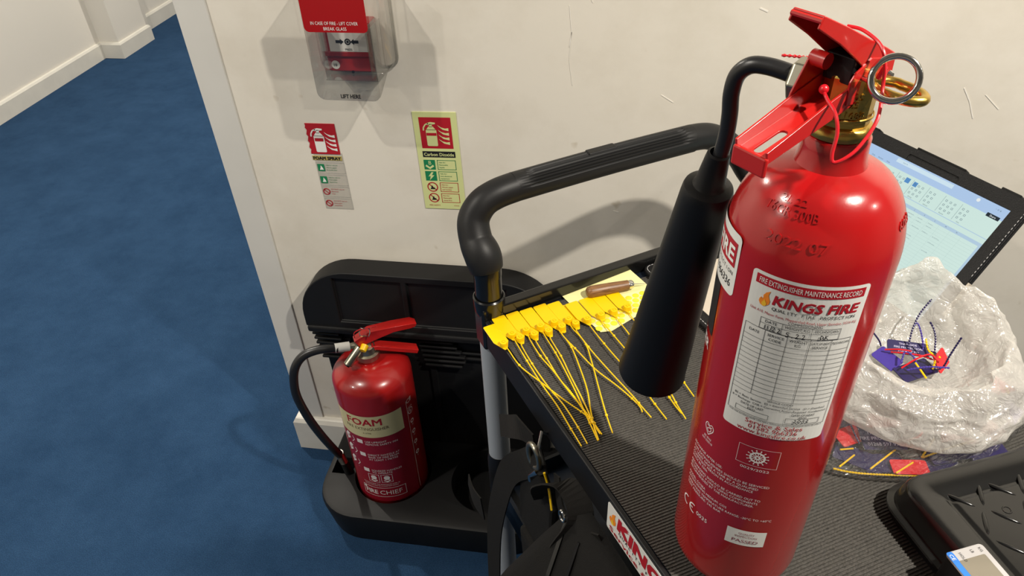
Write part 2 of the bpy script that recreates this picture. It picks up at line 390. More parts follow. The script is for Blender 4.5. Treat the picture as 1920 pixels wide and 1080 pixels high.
# ------------------------------------------------------------------ the setting
WY = 1.192; XC = -0.787; XF = -3.109
def plane_box(name, a, b, m, kind='structure'):
    o = MB().box(*a, *b).build(name, m, smooth=0); o['kind'] = kind; return o
plane_box('floor', (-3.3, -2.3, -.05), (3.4, 7.2, 0), Mcarpet)
plane_box('ceiling', (-3.3, -2.3, CEIL), (3.4, 7.2, CEIL+.05), Mtop)
wb_ = plane_box('wall_back', (XC, WY, 0), (3.4, WY+.15, CEIL), Mwall)
plane_box('wall_left', (XF-.1, -2.3, 0), (XF, 7.2, CEIL), Mceil)
plane_box('wall_front', (XF, -2.3, 0), (3.3, -2.2, CEIL), Mfar)
plane_box('wall_right', (3.3, -2.3, 0), (3.4, WY, CEIL), Mfar)
plane_box('wall_far', (XF, 7.1, 0), (XC, 7.2, CEIL), Mceil)
plane_box('wall_corridor', (XC, WY+.15, 0), (XC+.1, 7.1, CEIL), Mceil)
# corner bead strip of the partition (flush board, hairline joint)
s = MB().box(XC-.0015, WY-.004, .105, XC+.0585, WY+.05, CEIL-.001).build('trim_1', Mstrip, smooth=0, bevel=.0015); struct(s)
def bboard(name, pts, h=.095, t=.017, m=Mtrim):
    """baseboard along a polyline of wall points (x,y); sits on the room side (left of travel)"""
    mb = MB(); prof = [(0, 0), (t, 0), (t, h-.012), (t-.006, h-.002), (t-.010, h), (0, h)]
    P = [Vector((*p, 0)) for p in pts]; n = len(prof); v = []; f = []
    for i, p in enumerate(P):
        d1 = (P[i]-P[i-1]).normalized() if i else (P[1]-P[0]).normalized(); d2 = (P[i+1]-P[i]).normalized() if i < len(P)-1 else d1
        n1 = Vector((-d1.y, d1.x, 0)); n2 = Vector((-d2.y, d2.x, 0)); b = (n1+n2); b = b/(b.dot(n1)) if b.dot(n1) > 1e-6 else n1
        for (q, z) in prof: v.append(p+b*q+Vector((0, 0, z)))
    for i in range(len(P)-1):
        for k in range(n): f.append((i*n+k, i*n+(k+1) % n, (i+1)*n+(k+1) % n, (i+1)*n+k))
    f += [tuple(range(n)), tuple((len(P)-1)*n+k for k in range(n))[::-1]]
    mb.add(v, f); return struct(mb.build(name, m, smooth=0))
bboard('baseboard_back', [(3.3, WY), (XC, WY), (XC, 7.1)][::-1][::-1], h=.11, t=.02)
PX = -2.985; PY0, PY1 = 3.86, 4.16
plane_box('trim_2', (XF, PY0, 0), (PX, PY1, CEIL), Mceil)
plane_box('trim_3', (XF, PY1, 0), (XF+.05, PY1+.13, CEIL), Mceil)
bboard('baseboard_left', [(XF, 7.1), (XF, PY1+.0), (PX, PY1), (PX, PY0), (XF, PY0), (XF, -2.2)], h=.092, t=.016)

CRACKS = [([(-.1046, 1.1569), (-.1006, 1.1146), (-.1044, 1.0903)], .0012), ([(-.1006, 1.1146), (-.1044, 1.0703), (-.0983, 1.0242)], .0008), ([(.5174, 1.0377), (.5323, 1.016), (.5464, .9874)], .0016), ([(.552, 1.0273), (.5786, 1.0041)], .0010),
          ([(-.0782, 1.1816), (-.0676, 1.1614)], .0010), ([(.0518, 1.0117), (.0724, .999)], .0012), ([(.1878, 1.1564), (.2006, 1.151)], .0022), ([(-.0167, .7789), (-.0066, .776)], .0012)]
Mchip = mat('bare_plaster', (.80, .77, .71), .7)
ck = MB()
for l_, w_ in CRACKS:
    ck.ribbon([(a, WY-.0003, b) for a, b in l_], (1, 0, .2), w_, .0007)
o = ck.build('plaster_chips', Mchip, wb_, smooth=0); o['kind'] = 'stuff'
# ------------------------------------------------------------------ call point with lift-up cover
YW = WY
cp = thing('fire_alarm_call_point', 'red break glass alarm call point on the wall under its clear lift-up cover', 'alarm', (-.473, YW, 1.05))
def wallmap(y): return lambda x, z: (x, y, z)
def cpl(mb, name, m, **k): return mb.build(name, m, cp, **k)
cpl(MB().box(-.043, -.030, 0, .043, 0, .086), 'housing', Mredcp, bevel=.003)
cpl(MB().prism([(-.043, .036), (.043, .036), (.043, .028), (-.043, .028)], -.0345, -.030, 'y'), 'housing_ridge', Mredcp, bevel=.001)
gp = cpl(MB().box(-.033, -.034, .036, .035, -.029, .070), 'break_element', Mwhite, bevel=.001)
I = Ink(wallmap(-.0345), 0)
for sx in (-1, 1):
    I.poly([(sx*.020, .056), (sx*.020, .051), (sx*.012, .051), (sx*.012, .0485), (sx*.006, .0535), (sx*.012, .0585), (sx*.012, .056)])
I.ring(.001, .0535, .0032, .0055); I.disc(.001, .0535, .0022); I.text('PRESS', .001, .0405, .0035)
I.build('symbols', Mink, gp, smooth=0)
cpl(MB().lathe([(.0, -.0315), (.0022, -.0315), (.0025, -.030)], 12, Matrix.Rotation(PI/2, 4, 'X') @ Matrix.Scale(-1, 4, (0, 0, 1))), 'key_hole', Mblk)
st = cpl(MB().lathe([(1e-5, .0), (.0075, .0), (.0075, .0006), (1e-5, .0006)], 24, Matrix.Translation((-.029, -.0302, .012)) @ Matrix.Rotation(PI/2, 4, 'X')), 'round_sticker', Mwhite)
Ink(wallmap(-.0312), 0).text('10', -.029, .012, .005, bold=.04).build('sticker_print', Mink, st, smooth=0)
# clear hood
fr = dict(x0=-.048, x1=.063, z0=-.028, z1=.158, y=-.085); bk = dict(x0=-.055, x1=.072, z0=.000, z1=.176, y=-.006)
def ringpts(q, r, n=5): return [(a, q['y'], b) for a, b in rrect(q['x0'], q['z0'], q['x1'], q['z1'], r, n)]
mid = {k: fr[k]*.35+bk[k]*.65 for k in fr}
for k, s_ in (('x0', 1), ('x1', -1), ('z0', 1)): mid[k] = mid[k]+s_*.004
hood = MB(); rings = [ringpts(dict(fr, x0=fr['x0']+.004, x1=fr['x1']-.004, z0=fr['z0']+.004, z1=fr['z1']-.004, y=-.087), .012), ringpts(fr, .014), ringpts(dict(fr, y=-.080, x0=fr['x0']-.001, x1=fr['x1']+.001), .015), ringpts(mid, .016), ringpts(dict(bk, y=-.03), .018), ringpts(bk, .018)]
n = len(rings[0]); vv = [p for r in rings for p in r]
ff = [tuple(range(n))]
for j in range(len(rings)-1): ff += [(j*n+i, j*n+(i+1) % n, (j+1)*n+(i+1) % n, (j+1)*n+i) for i in range(n)]
hood.add(vv, ff); cover = cpl(hood, 'lift_cover', Mclear, smooth=50)
# flange against the wall, red warning band, lettering, inner ribs
fl = MB(); o_ = rrect(-.0575, -.002, .0755, .182, .02, 5); i_ = rrect(-.054, .002, .071, .176, .018, 5); n = len(o_)
fl.add([(a, y, b) for y in (-.007, -.001) for a, b in o_]+[(a, y, b) for y in (-.007, -.001) for a, b in i_],
       [(i, (i+1) % n, n+(i+1) % n, n+i) for i in range(n)]+[(2*n+i, 3*n+i, 3*n+(i+1) % n, 2*n+(i+1) % n) for i in range(n)]+[(i, 2*n+i, 2*n+(i+1) % n, (i+1) % n) for i in range(n)]+[(n+i, n+(i+1) % n, 3*n+(i+1) % n, 3*n+i) for i in range(n)])
fl.build('mounting_frame', Mclear, cp, smooth=0)
bd = MB().prism(rrect(-.0455, .0875, .0600, .157, .008, 5), -.0885, -.0876, 'y'); band = bd.build('warning_band', Mredfilm, cover, smooth=0)
I = Ink(wallmap(-.0890), 0); I.text('IN CASE OF FIRE - LIFT COVER', .006, .102, .0052, w=.078); I.text('BREAK GLASS', .006, .0935, .0052, w=.038)
I.build('band_lettering', Mwink, cover, smooth=0)
Ink(wallmap(-.0885), 0).text('LIFT HERE', .012, -.0190, .0066, w=.034, bold=.09).build('cover_lettering', Mink, cover, smooth=0)
rb = MB()
for xx in (-.036, .044, .052): rb.box(xx-.0006, -.060, .0, xx+.0006, -.008, .085)
rb.box(-.038, -.06, -.004, .056, -.012, -.0025)
rb.build('cover_ribs', Mclear, cover, smooth=0)

# ------------------------------------------------------------------ the two wall signs
def row_icon(Ia, x, y, w, kind):
    pass
# carbon dioxide sign (opaque photoluminescent board)
sg = thing('carbon_dioxide_sign', 'yellow-green luminous carbon dioxide extinguisher sign on the wall, right of the call point', 'sign', (-.3835, YW, .7635))
sg.rotation_euler = (0, -.020, 0)
W_, H_ = .0815, .203
brd = MB().box(0, -.0015, 0, W_, 0, H_).build('board', Mphoto, sg, smooth=0)
I = Ink(wallmap(-.0018), 0); I.rect(.011, .131, .0705, .193); I.build('red_panel', Mredp, brd, smooth=0)
I = Ink(wallmap(-.0021), 0); ext_icon(I, .022, .136, .050); flames_icon(I, .0465, .137, .046); I.build('pictogram', Mphoto, brd, smooth=0)
Ink(wallmap(-.0023), 0).rect(.0225, .157, .0425-.001, .1625).build('pictogram_band', Mredp, brd, smooth=0)
Ink(wallmap(-.0018), 0).rect(.010, .1125, .0725, .125).build('name_bar', Mink, brd, smooth=0)
Ink(wallmap(-.0021), 0).text('Carbon Dioxide', .0412, .1187, .0066, w=.057, bold=.04).build('name_lettering', Mphoto, brd, smooth=0)
gk = Ink(wallmap(-.0018), 0); wk = Ink(wallmap(-.0021), 0); rk = Ink(wallmap(-.0018), 0)
for k, (y0, txt) in enumerate(((.0865, ('Safe for:', 'Flammable', 'liquids')), (.0625, ('Safe for:', 'Live electrical', 'equipment')), (.0385, ('Not for:', 'Wood, paper', 'and textiles')), (.0145, ('Not for:', 'Flammable', 'metal fires')))):
    T = gk if k < 2 else rk
    T.frame(.0355, y0, .0715, y0+.0205, .0011)
    for i, t in enumerate(txt): T.text(t, .039, y0+.0155-.0052*i, .0028, align='l', bold=.01)
    if k < 2: gk.rect(.0095, y0, .0315, y0+.0205)
    else: rk.ring(.0205, y0+.0102, .0085, .0106); rk.line([(.0135, y0+.017), (.0275, y0+.0035)], .0018)
wk.text('B', .0215, .101, .008, bold=.03); wk.poly([(.014, .097), (.012, .0935), (.0205, .0875), (.029, .0935), (.027, .097), (.0205, .092)])
wk.poly([(.022, .081), (.015, .0715), (.0195, .0725), (.017, .0635), (.027, .0745), (.0222, .0745), (.026, .081)])
T = Ink(wallmap(-.0019), 0)
for y0 in (.0385, .0145): T.poly([(.0155, y0+.0055), (.0255, y0+.0055), (.024, y0+.0095), (.0215, y0+.0085), (.0205, y0+.0135), (.018, y0+.0125), (.0178, y0+.009)])
T.build('hazard_pictograms', Mink, brd, smooth=0)
rk.text('FIRE SAFETY', .0205, .008, .0026, w=.022, bold=.02); rk.text('CO2', .0635, .008, .0022, w=.010)
gk.build('green_print', Mgreen, brd, smooth=0); rk.build('red_print', Mredp, brd, smooth=0); wk.build('symbols', Mphoto, brd, smooth=0)
# foam sign: worn self-adhesive clear vinyl
fs = thing('foam_spray_sign', 'worn foam spray extinguisher sticker on the wall, below left of the call point', 'sign', (-.5965, YW, .7490))
fs.rotation_euler = (0, -.012, 0)
film_ = MB().box(.004, -.0006, .0, .0625, 0, .126).build('clear_backing', Mclearsign, fs, smooth=0)
jag = [(0, .187)]+[(.0585, .187), (.0585, .124), (.0, .124)]+[(-.0008+.0014*(i % 3), .124+.0045*i) for i in range(1, 14)]
pn = MB().prism(jag, -.0012, -.0001, 'y').build('red_panel', Mredp, fs, smooth=0)
I = Ink(wallmap(-.0016), 0); ext_icon(I, .0125, .128, .052); flames_icon(I, .0365, .129, .046); I.build('pictogram', Mwhite, pn, smooth=0)
Ink(wallmap(-.0020), 0).rect(.0140, .151, .0310, .1575).build('pictogram_band', Mredp, pn, smooth=0)
bar = MB().box(.0005, -.001, .1105, .0595, -.0001, .1195).build('name_bar', mat('faded_yellow', (.42, .34, .10), .6), fs, smooth=0)
Ink(wallmap(-.0014), 0).text('FOAM SPRAY', .030, .1150, .0062, w=.055, bold=.09).build('name_lettering', Mink, bar, smooth=0)
gk = Ink(wallmap(-.0010), 0); rk = Ink(wallmap(-.0010), 0); ln = Ink(wallmap(-.0010), 0); wk = Ink(wallmap(-.0013), 0)
for k, (y0, txt) in enumerate(((.0835, ('Safe for use on:', 'Wood, paper', '& textile fires')), (.0565, ('Safe for use on:', 'Flammable', 'liquid fires')), (.0300, ('DO NOT use on:', 'Electrical', 'fires')), (.0030, ('DO NOT use on:', 'Flammable', 'metal fires')))):
    T = gk if k < 2 else rk
    for i, t in enumerate(txt): T.text(t, .024, y0+.0165-.0052*i, .0027, align='l', bold=.008)
    ln.frame(.0045, y0-.001, .0615, y0+.0225, .0005)
    if k < 2:
        gk.rect(.0065, y0+.003, .0205, y0+.0185)
        wk.poly([(.010, y0+.006), (.018, y0+.006), (.017, y0+.010), (.0135, y0+.016), (.012, y0+.010)])
    else: rk.ring(.0135, y0+.0107, .0056, .0075); rk.line([(.0085, y0+.0155), (.0185, y0+.006)], .0016)
gk.build('green_print', Mgreen, film_, smooth=0); rk.build('red_print', Mredp, film_, smooth=0); ln.build('outlines', mat('pale_outline', (.42, .42, .40), .6), film_, smooth=0); wk.build('symbols', Mwhite, film_, smooth=0)

# ------------------------------------------------------------------ extinguisher stand
SX0, SX1 = -.665, -.115; SB = .915
stand = thing('extinguisher_stand', 'black plastic double extinguisher stand on the floor against the wall', 'stand', (-.39, 1.05, 0))
off = Vector((-.39, 1.05, 0))
def L2(x, y): return (x-off.x, y-off.y)
base_poly = [L2(x, y) for x, y in rrect(SX0, SB, SX1, 1.168, .10, 8, (1, 1, 0, 0))]
base = MB(); n = len(base_poly); cx, cy = 0, .02
lev = [(.0, .955), (.012, .965), (.088, 1.0), (.097, .99), (.100, .965)]
vv = []; ff = []
for z, s_ in lev:
    for (a, b) in base_poly: vv.append((a*s_ if b < .1 else a*s_, (b-.118)*s_+.118, z))
ff.append(tuple(range(n))[::-1]); ff.append(tuple((len(lev)-1)*n+i for i in range(n)))
for j in range(len(lev)-1): ff += [(j*n+i, j*n+(i+1) % n, (j+1)*n+(i+1) % n, (j+1)*n+i) for i in range(n)]
base.add(vv, ff)
cut1 = MB().lathe([(.090, .022), (.094, .2)], 48, Matrix.Translation((*L2(-.502, 1.052), 0)))
cut2 = MB().lathe([(.088, .022), (.092, .2)], 48, Matrix.Translation((*L2(-.268, 1.055), 0)))
cut3 = MB().box(*L2(-.650, 1.030), .035, *L2(-.600, 1.078), .2, None)
carve('b', base, [cut1, cut2, cut3]).build('base_tray', Mblks, stand, smooth=35)
# back panel: tapered column with ribs, header with two recessed fields
hd = MB().prism([(x-off.x, z) for x, z in rrect(SX0-.007, .478, SX1+.0, .632, .122, 12, (0, 0, 1, 1))], WY-.060-off.y, WY-.006-off.y, 'y')
c1 = MB().box(-.588-off.x, WY-.08-off.y, .498, -.440-off.x, WY-.0525-off.y, .615)
c2 = MB().box(-.428-off.x, WY-.08-off.y, .498, -.220-off.x, WY-.0525-off.y, .615)
carve('h', hd, [c1, c2]).build('header_panel', Mblks, stand, smooth=30, bevel=.003)
col = MB()
sec = [(.092, .648), (.44, .655), (.478, .665)]
col.prism([(-.650-off.x, .0925), (-.135-off.x, .0925), (-.125-off.x, .476), (-.655-off.x, .476)], WY-.036-off.y, WY-.006-off.y, 'y')
col.build('back_panel', Mblks, stand, smooth=0, bevel=.004)
MB().box(-.668-off.x, WY-.066-off.y, .466, -.118-off.x, WY-.02-off.y, .482).build('header_lip', Mblks, stand, smooth=0, bevel=.004)
for (x0, x1) in ((-.668, -.605), (-.425, -.345)):
    for k in range(6):
        e = .008*(k if k < 4 else 7-k) if x0 > -.6 else .004*k
        MB().box(x0+.002*k-off.x, WY-.052-off.y, .446-.014*k, x1+e-off.x, WY-.034-off.y, .452-.014*k).build('rib', Mblks, stand, smooth=0, bevel=.002)
MB().box(-.345-off.x, WY-.044-off.y, .395, -.135-off.x, WY-.034-off.y, .402).build('rib', Mblks, stand, smooth=0, bevel=.002)
MB().box(-.345-off.x, WY-.044-off.y, .412, -.135-off.x, WY-.034-off.y, .418).build('rib', Mblks, stand, smooth=0, bevel=.002)
MB().box(-.60-off.x, WY-.040-off.y, .104, -.585-off.x, WY-.034-off.y, .43).build('rib', Mblks, stand, smooth=0, bevel=.002)
MB().box(-.408-off.x, WY-.042-off.y, .104, -.392-off.x, WY-.034-off.y, .37).build('rib', Mblks, stand, smooth=0, bevel=.002)

# ------------------------------------------------------------------ foam extinguisher in the stand
FX, FY, FR = -.504, 1.054, .0840
fe = thing('foam_extinguisher', 'red foam fire extinguisher with a black side hose, standing in the black stand', 'fire extinguisher', (FX, FY, .023))
fz = -.023
prof = [(1e-5, .045), (FR-.004, .045), (FR, .052), (FR, .432)]+[(.022+(FR-.022)*math.cos(PI/2*i/10), .432+.040*math.sin(PI/2*i/10)) for i in range(1, 11)]+[(.0215, .476), (.0215, .480), (1e-5, .480)]
body = MB().lathe([(r, z+fz) for r, z in prof], 72).build('cylinder', Mredf, fe, smooth=35)
MB().lathe([(1e-5, 0), (FR+.002, 0), (FR+.0035, .004), (FR+.0025, .036), (FR-.001, .040), (1e-5, .040)], 64).build('base_skirt', Mblk, fe)
MB().lathe([(.0215, .478+fz), (.0245, .480+fz), (.0245, .492+fz), (.019, .494+fz), (.017, .508+fz), (1e-5, .508+fz)], 32).build('valve_collar', Mnut, fe)
ld = Vector((.87, .49, 0)).normalized(); ln_ = Vector((-ld.y, ld.x, 0))
ML = Matrix((ld, ln_, Vector((0, 0, 1)))).transposed().to_4x4()
def lever(parent, pts, w, t, name, m, MX, flange=.010, taper=1.0, bevel=.001):
    """U-channel lever: pts = centre line (s, z) list; flange down(+)/up(-)"""
    mb = MB(); v = []; f = []; n = len(pts)
    for i, (s_, z) in enumerate(pts):
        d = Vector((pts[min(i+1, n-1)][0]-pts[max(i-1, 0)][0], pts[min(i+1, n-1)][1]-pts[max(i-1, 0)][1])).normalized(); nn = Vector((-d.y, d.x))
        fl = flange[i] if isinstance(flange, list) else flange; hw = (w[i] if isinstance(w, list) else w)/2
        prof = [(-hw, -fl), (-hw, t if fl > 0 else -t), (hw, t if fl > 0 else -t), (hw, -fl), (hw-t, -fl), (hw-t, 0), (-hw+t, 0), (-hw+t, -fl)]
        for a, b in prof: v.append(MX @ Vector((s_+nn.x*b, a, z+nn.y*b)))
    for i in range(n-1):
        for k in range(8): f.append((i*8+k, i*8+(k+1) % 8, i*8+8+(k+1) % 8, i*8+8+k))
    for b in (0, (n-1)*8):
        q = [(b, b+1, b+6, b+7), (b+1, b+2, b+5, b+6), (b+2, b+3, b+4, b+5)]; f += q
    mb.add(v, f); return mb.build(name, m, parent, smooth=30, bevel=bevel)
lever(fe, [(-.022, .532+fz), (.010, .548+fz), (.060, .546+fz), (.098, .542+fz), (.108, .537+fz)], [.018, .022, .024, .024, .018], .0016, 'squeeze_lever', Mredlev, ML, [.018, .024, .012, .010, .006])
lever(fe, [(-.006, .508+fz), (.020, .506+fz), (.060, .487+fz), (.104, .466+fz)], [.020, .022, .023, .022], .0016, 'carry_handle', Mredlev, ML, [.004, -.010, -.008, -.006] and .008)
MB().box(-.012, -.009, .500+fz, .010, .009, .536+fz, ML).build('valve_body', Mnut, fe, bevel=.002)
hm = Matrix.Translation((-.024, -.034, .494+fz))
MB().tube([(-.010, -.012, .512+fz), (-.022, -.030, .498+fz), (-.030, -.040, .488+fz)], [.009, .009, .0095], 14).build('outlet_spout', Mnut, fe)
MB().tube([(-.0302, -.0404, .4878+fz), (-.0318, -.0425, .486+fz)], [.0055, .0055], 14).build('spout_bore', Mblk, fe)
MB().tube([(.002, -.010, .518+fz), (.000, -.022, .513+fz)], [.008, .007], 14).build('yellow_plug', Myel, fe)['label'] = 'yellow plastic plug'
MB().tube([(-.014, -.006, .515+fz), (-.030, -.014, .516+fz)], .0075, 12).build('hose_nut', Mnut, fe)
MB().tube([(-.030, -.014, .516+fz), (-.056, -.028, .520+fz)], .0098, 16).build('hose_ferrule', Mwhite, fe)['label'] = 'white hose ferrule'
hp = smoothpath([(-.050, -.026, .519), (-.085, -.040, .524), (-.115, -.054, .516), (-.134, -.065, .490), (-.143, -.070, .450), (-.145, -.070, .405), (-.136, -.066, .340), (-.122, -.060, .280), (-.110, -.045, .215), (-.106, -.030, .175)], 8)
MB().tube([(a, b, c+fz) for a, b, c in hp], .0092, 14).build('hose', Mhose, fe)
MB().tube([(-.107, -.034, .190+fz), (-.106, -.026, .150+fz)], .0098, 16).build('nozzle_collar', Mchr, fe)
MB().tube([(-.106, -.026, .152+fz), (-.104, -.012, .075+fz)], [.0095, .012], 16).build('nozzle', Mblk, fe)
MB().tube([(a*.018*math.cos(t)+.008, -.012+.004*math.sin(3*t), .556+.013*math.sin(t)+fz) for t in [2*PI*i/20 for i in range(20)] for a in (.6,)], .0011, 6, closed=True).build('pin_ring', Mchr, fe)
MB().tube(smoothpath([(-.016, -.012, .538+fz), (-.012, -.016, .556+fz), (.004, -.014, .566+fz), (.022, -.012, .570+fz), (.034, -.006, .570+fz)], 5), .0012, 6).build('tamper_seal', Mredpl, fe)
fr_ = FR+.0004
rot_f = math.atan2(-FX, FY)*-1  # label faces the camera side
def fmap(r): 
    g = cylmap(r); return lambda x, y: g(x, y+fz)
cm = fmap(fr_)
# panel behind the instructions, label and print
Ink(fmap(FR+.0002), .004).rect(-.070, .095, .092, .385).build('dark_print_panel', mat('dark_red_panel', (.28, .008, .022), .35), body, smooth=0)
Ink(cm, .004).rect(-.0750, .3180, .0830, .3830).build('foam_label', Mcream, body, smooth=0)
I = Ink(fmap(FR+.0006)); I.text('FOAM', -.004, .3655, .0195, w=.078, bold=.05); I.build('label_lettering', Mredp, body, smooth=0)
I = Ink(fmap(FR+.0006)); I.text('FIRE EXTINGUISHER', .000, .3450, .0085, w=.098, bold=.02); I.text('6 LITRE', .000, .3320, .004); I.build('label_small_lettering', mat('brown_ink', (.12, .07, .03), .5), body, smooth=0)
I = Ink(fmap(FR+.0005))
yy = .303
for num, lines in (('1', ('USE UPRIGHT', 'REMOVE SAFETY PIN')), ('2', ('DIRECT NOZZLE AT', 'BASE OF FIRE FROM', 'AT LEAST 1 METRE')), ('3', ('SQUEEZE HANDLES', 'TO OPERATE'))):
    I.rect(-.030, yy-.008, -.016, yy+.004)
    for i, t in enumerate(lines): I.text(t, -.010, yy-.008*i, .0055, align='l', bold=.02)
    yy -= .010+.0105*len(lines)+.012
for k, zz in enumerate((.300, .262, .222)):
    I.poly([(-.062, zz-.014), (-.050, zz-.004), (-.054, zz+.006), (-.048, zz+.010), (-.058, zz+.014), (-.066, zz+.002)])
    I.line([(-.068, zz-.018), (-.044, zz-.018)], .0012); I.line([(-.046, zz-.012), (-.038, zz-.002), (-.042, zz+.008)], .0018)
for k in (0, 1):
    x0 = -.022+.030*k; I.frame(x0, .165, x0+.026, .192, .001); I.disc(x0+.013, .181, .007); I.poly([(x0+.004, .172), (x0+.013, .166), (x0+.022, .172), (x0+.013, .177)])
I.text('THIS EXTINGUISHER MUST BE RECHARGED AFTER USE', .004, .158, .0032, w=.088); I.text('SERVICE ANNUALLY BY A COMPETENT PERSON', .004, .152, .0032, w=.080)
I.frame(-.044, .112, .060, .145, .0013); I.text('FIRE', -.0225, .128, .0145, w=.030, bold=.05); I.text('CHIEF', .024, .128, .0145, w=.052, bold=.005); I.disc(-.038, .139, .0035)
I.text('CE', .108, .382, .011, bold=.01); I.ring(.108, .350, .007, .0085); I.text('UKCA', .108, .362, .004); I.text('B', .108, .350, .007)
for zz, t in ((.318, 'V'), (.285, 'O'), (.25, '='), (.215, 'Y')): I.ring(.108, zz, .0035, .006, 10); I.text(t, .108, zz-.012, .005)
I.line([(.098, .386), (.098, .10)], .0008)
I.build('printed_instructions', Mwink, body, smooth=0)

# ------------------------------------------------------------------ the service trolley
U = Vector((.8247, .5656, 0)); V = Vector((.5656, -.8247, 0))      # across, and towards the near end
O = Vector((-.1795, .7548, 0)); RIM = .8833; MZ = .8640
TW, TL = .512, .80
rotT = math.atan2(U.y, U.x)
tr = thing('service_trolley', 'black topped utility trolley with grey posts and a black push handle', 'trolley', (O.x, O.y, 0), rotT)
# local frame: x across (U), y = -v (away from camera), z up ; v runs to -y
def tv(u, v, z): return (u, -v, z)
SK = .0665
def tray(mb, z_top, z_lip, z_floor, depth):
    # outer shell with floor
    mb.box(0, -TL, z_top-depth, TW, 0, z_floor)
    return mb
t1 = MB(); t1.box(.001, -TL, RIM-SK, TW-.001, -.004, MZ-.003)
t1.build('top_tray', Mnavy, tr, smooth=0, bevel=.003)
MB().box(-.002, -.006, RIM-SK-.004, TW+.002, .010, RIM).build('rear_rim', Mblkg, tr, smooth=0, bevel=.002)
MB().box(-.001, -TL, RIM-SK, .005, -.006, MZ+.0015).build('side_rim', Mblk, tr, smooth=0, bevel=.0015)
MB().box(TW-.006, -TL, RIM-SK, TW+.003, -.006, RIM-.001).build('side_rim', Mblkg, tr, smooth=0, bevel=.002)
MB().box(0, -TL-.004, RIM-SK, TW, -TL+.006, RIM).build('front_rim', Mblk, tr, smooth=0, bevel=.002)
# ribbed rubber mat (ribs run across, turned about four degrees in the tray)
mm = MB(); pitch_ = .00335; vv = []; ff = []; k = 0; tn = .072
nr = int((TL-.03)/pitch_)
rows = []
for i in range(nr):
    v0 = .004+i*pitch_
    rows += [(v0, -.0013), (v0+.0006, 0), (v0+.0019, 0), (v0+.0025, -.0013)]
for (v0, dz) in rows:
    for u_ in (.0065, .170, .340, .504): 
        vv.append((u_, -min(TL-.008, v0+tn*u_), MZ+dz))
for i in range(len(rows)-1):
    for c in range(3): ff.append((i*4+c, i*4+c+1, i*4+5+c, i*4+4+c))
mm.add(vv, ff); mo = mm.build('ribbed_mat', Mmat, tr, smooth=0)
# sticker on the side skirt
def skmap(x): return lambda v, z: (x, -v, z)
stk = thing('company_sticker', None, None); bpy.data.objects.remove(stk)
sk = MB().prism([(-a, b) for a, b in rrect(.331, .8175, .520, .8615, .003, 4)], -.0020, -.0013, 'x').build('side_sticker', Mlabel, tr, smooth=0); plabel(sk, 'white company sticker on the tray side')
Ik = Ink(skmap(-.0023), 0)
Ik.text('KINGS FIRE', .3520, .8475, .0185, w=.160, align='l', bold=.13, slant=.10); Ik.text('Service & Sales', .3370, .8240, .0075, w=.115, align='l', bold=.05)
Ik.build('sticker_red_lettering', Mredp, sk, smooth=0)
Ik = Ink(skmap(-.0023), 0)
for i, ch in enumerate('QUALITY FIRE PROTECTION'): Ik.text(ch, .3570+.0062*i, .8340, .0046, bold=.04) if ch != ' ' else None
Ik.build('sticker_black_lettering', Mink, sk, smooth=0)
fa, fb = flame2d(.3410, .8330, .0220); Ink(skmap(-.0023), 0).poly(fa).build('flame_emblem', Morange, sk, smooth=0); Ink(skmap(-.0025), 0).poly(fb).build('flame_emblem_core', Myelf, sk, smooth=0)
# shelves below
for zt_, nm in ((.515, 'middle_shelf'), (.17, 'bottom_shelf')):
    sh = MB(); sh.box(.0, -TL, zt_-.062, TW, 0, zt_-.030)
    for b in ((0, -TL, zt_-.062, .006, 0, zt_), (TW-.006, -TL, zt_-.062, TW, 0, zt_), (0, -.006, zt_-.062, TW, 0, zt_), (0, -TL, zt_-.062, TW, -TL+.006, zt_)): sh.box(*b)
    sh.build(nm, Mnavy, tr, smooth=0)
# posts, collars, castors
PU = (.0145, TW-.0165); PV = -.014
for px_ in PU:
    for py_ in (.012, -TL-.012):
        pm = Matrix.Translation((px_, py_, 0))
        MB().lathe([(.0178, .560), (.0178, .862)], 28, pm).build('post', Mpost, tr)
        MB().lathe([(.0178, .10), (.0178, .455)], 28, pm).build('post', Mpost, tr)
        cm2 = MB().lathe([(.019, .440), (.021, .450), (.021, .545), (.0188, .562)], 28, pm); cm2.build('shelf_collar', Mblk, tr)
        MB().lathe([(.019, .095), (.021, .105), (.021, .19), (.0188, .20)], 28, pm).build('shelf_collar', Mblk, tr)
        MB().box(px_-.018, py_-.016, RIM-SK-.008, px_+.024, py_+.016, RIM-.002).build('tray_corner', Mblkg, tr, smooth=0, bevel=.004)
        cs = MB().lathe([(.034, -.012), (.036, -.008), (.036, .008), (.034, .012)], 28, Matrix.Translation((px_, py_-.015, .036)) @ Matrix.Rotation(PI/2, 4, 'Y')); cs.build('castor_wheel', Mblk, tr)
        MB().box(px_-.018, py_-.035, .04, px_+.018, py_+.015, .098).build('castor_fork', Mpost, tr, smooth=0, bevel=.003)
for px_ in PU:
    pm = Matrix.Translation((px_, .012, 0))
    MB().lathe([(.0178, .862), (.0222, .874), (.0225, .893), (.0205, .895), (.0205, .889), (.0195, .889)], 32, pm).build('post_ring', Mblkg, tr)
    MB().lathe([(.0190, .880), (.0190, .928), (.0195, .930), (.0195, .945)], 32, pm).build('handle_sleeve', Mblkg, tr)
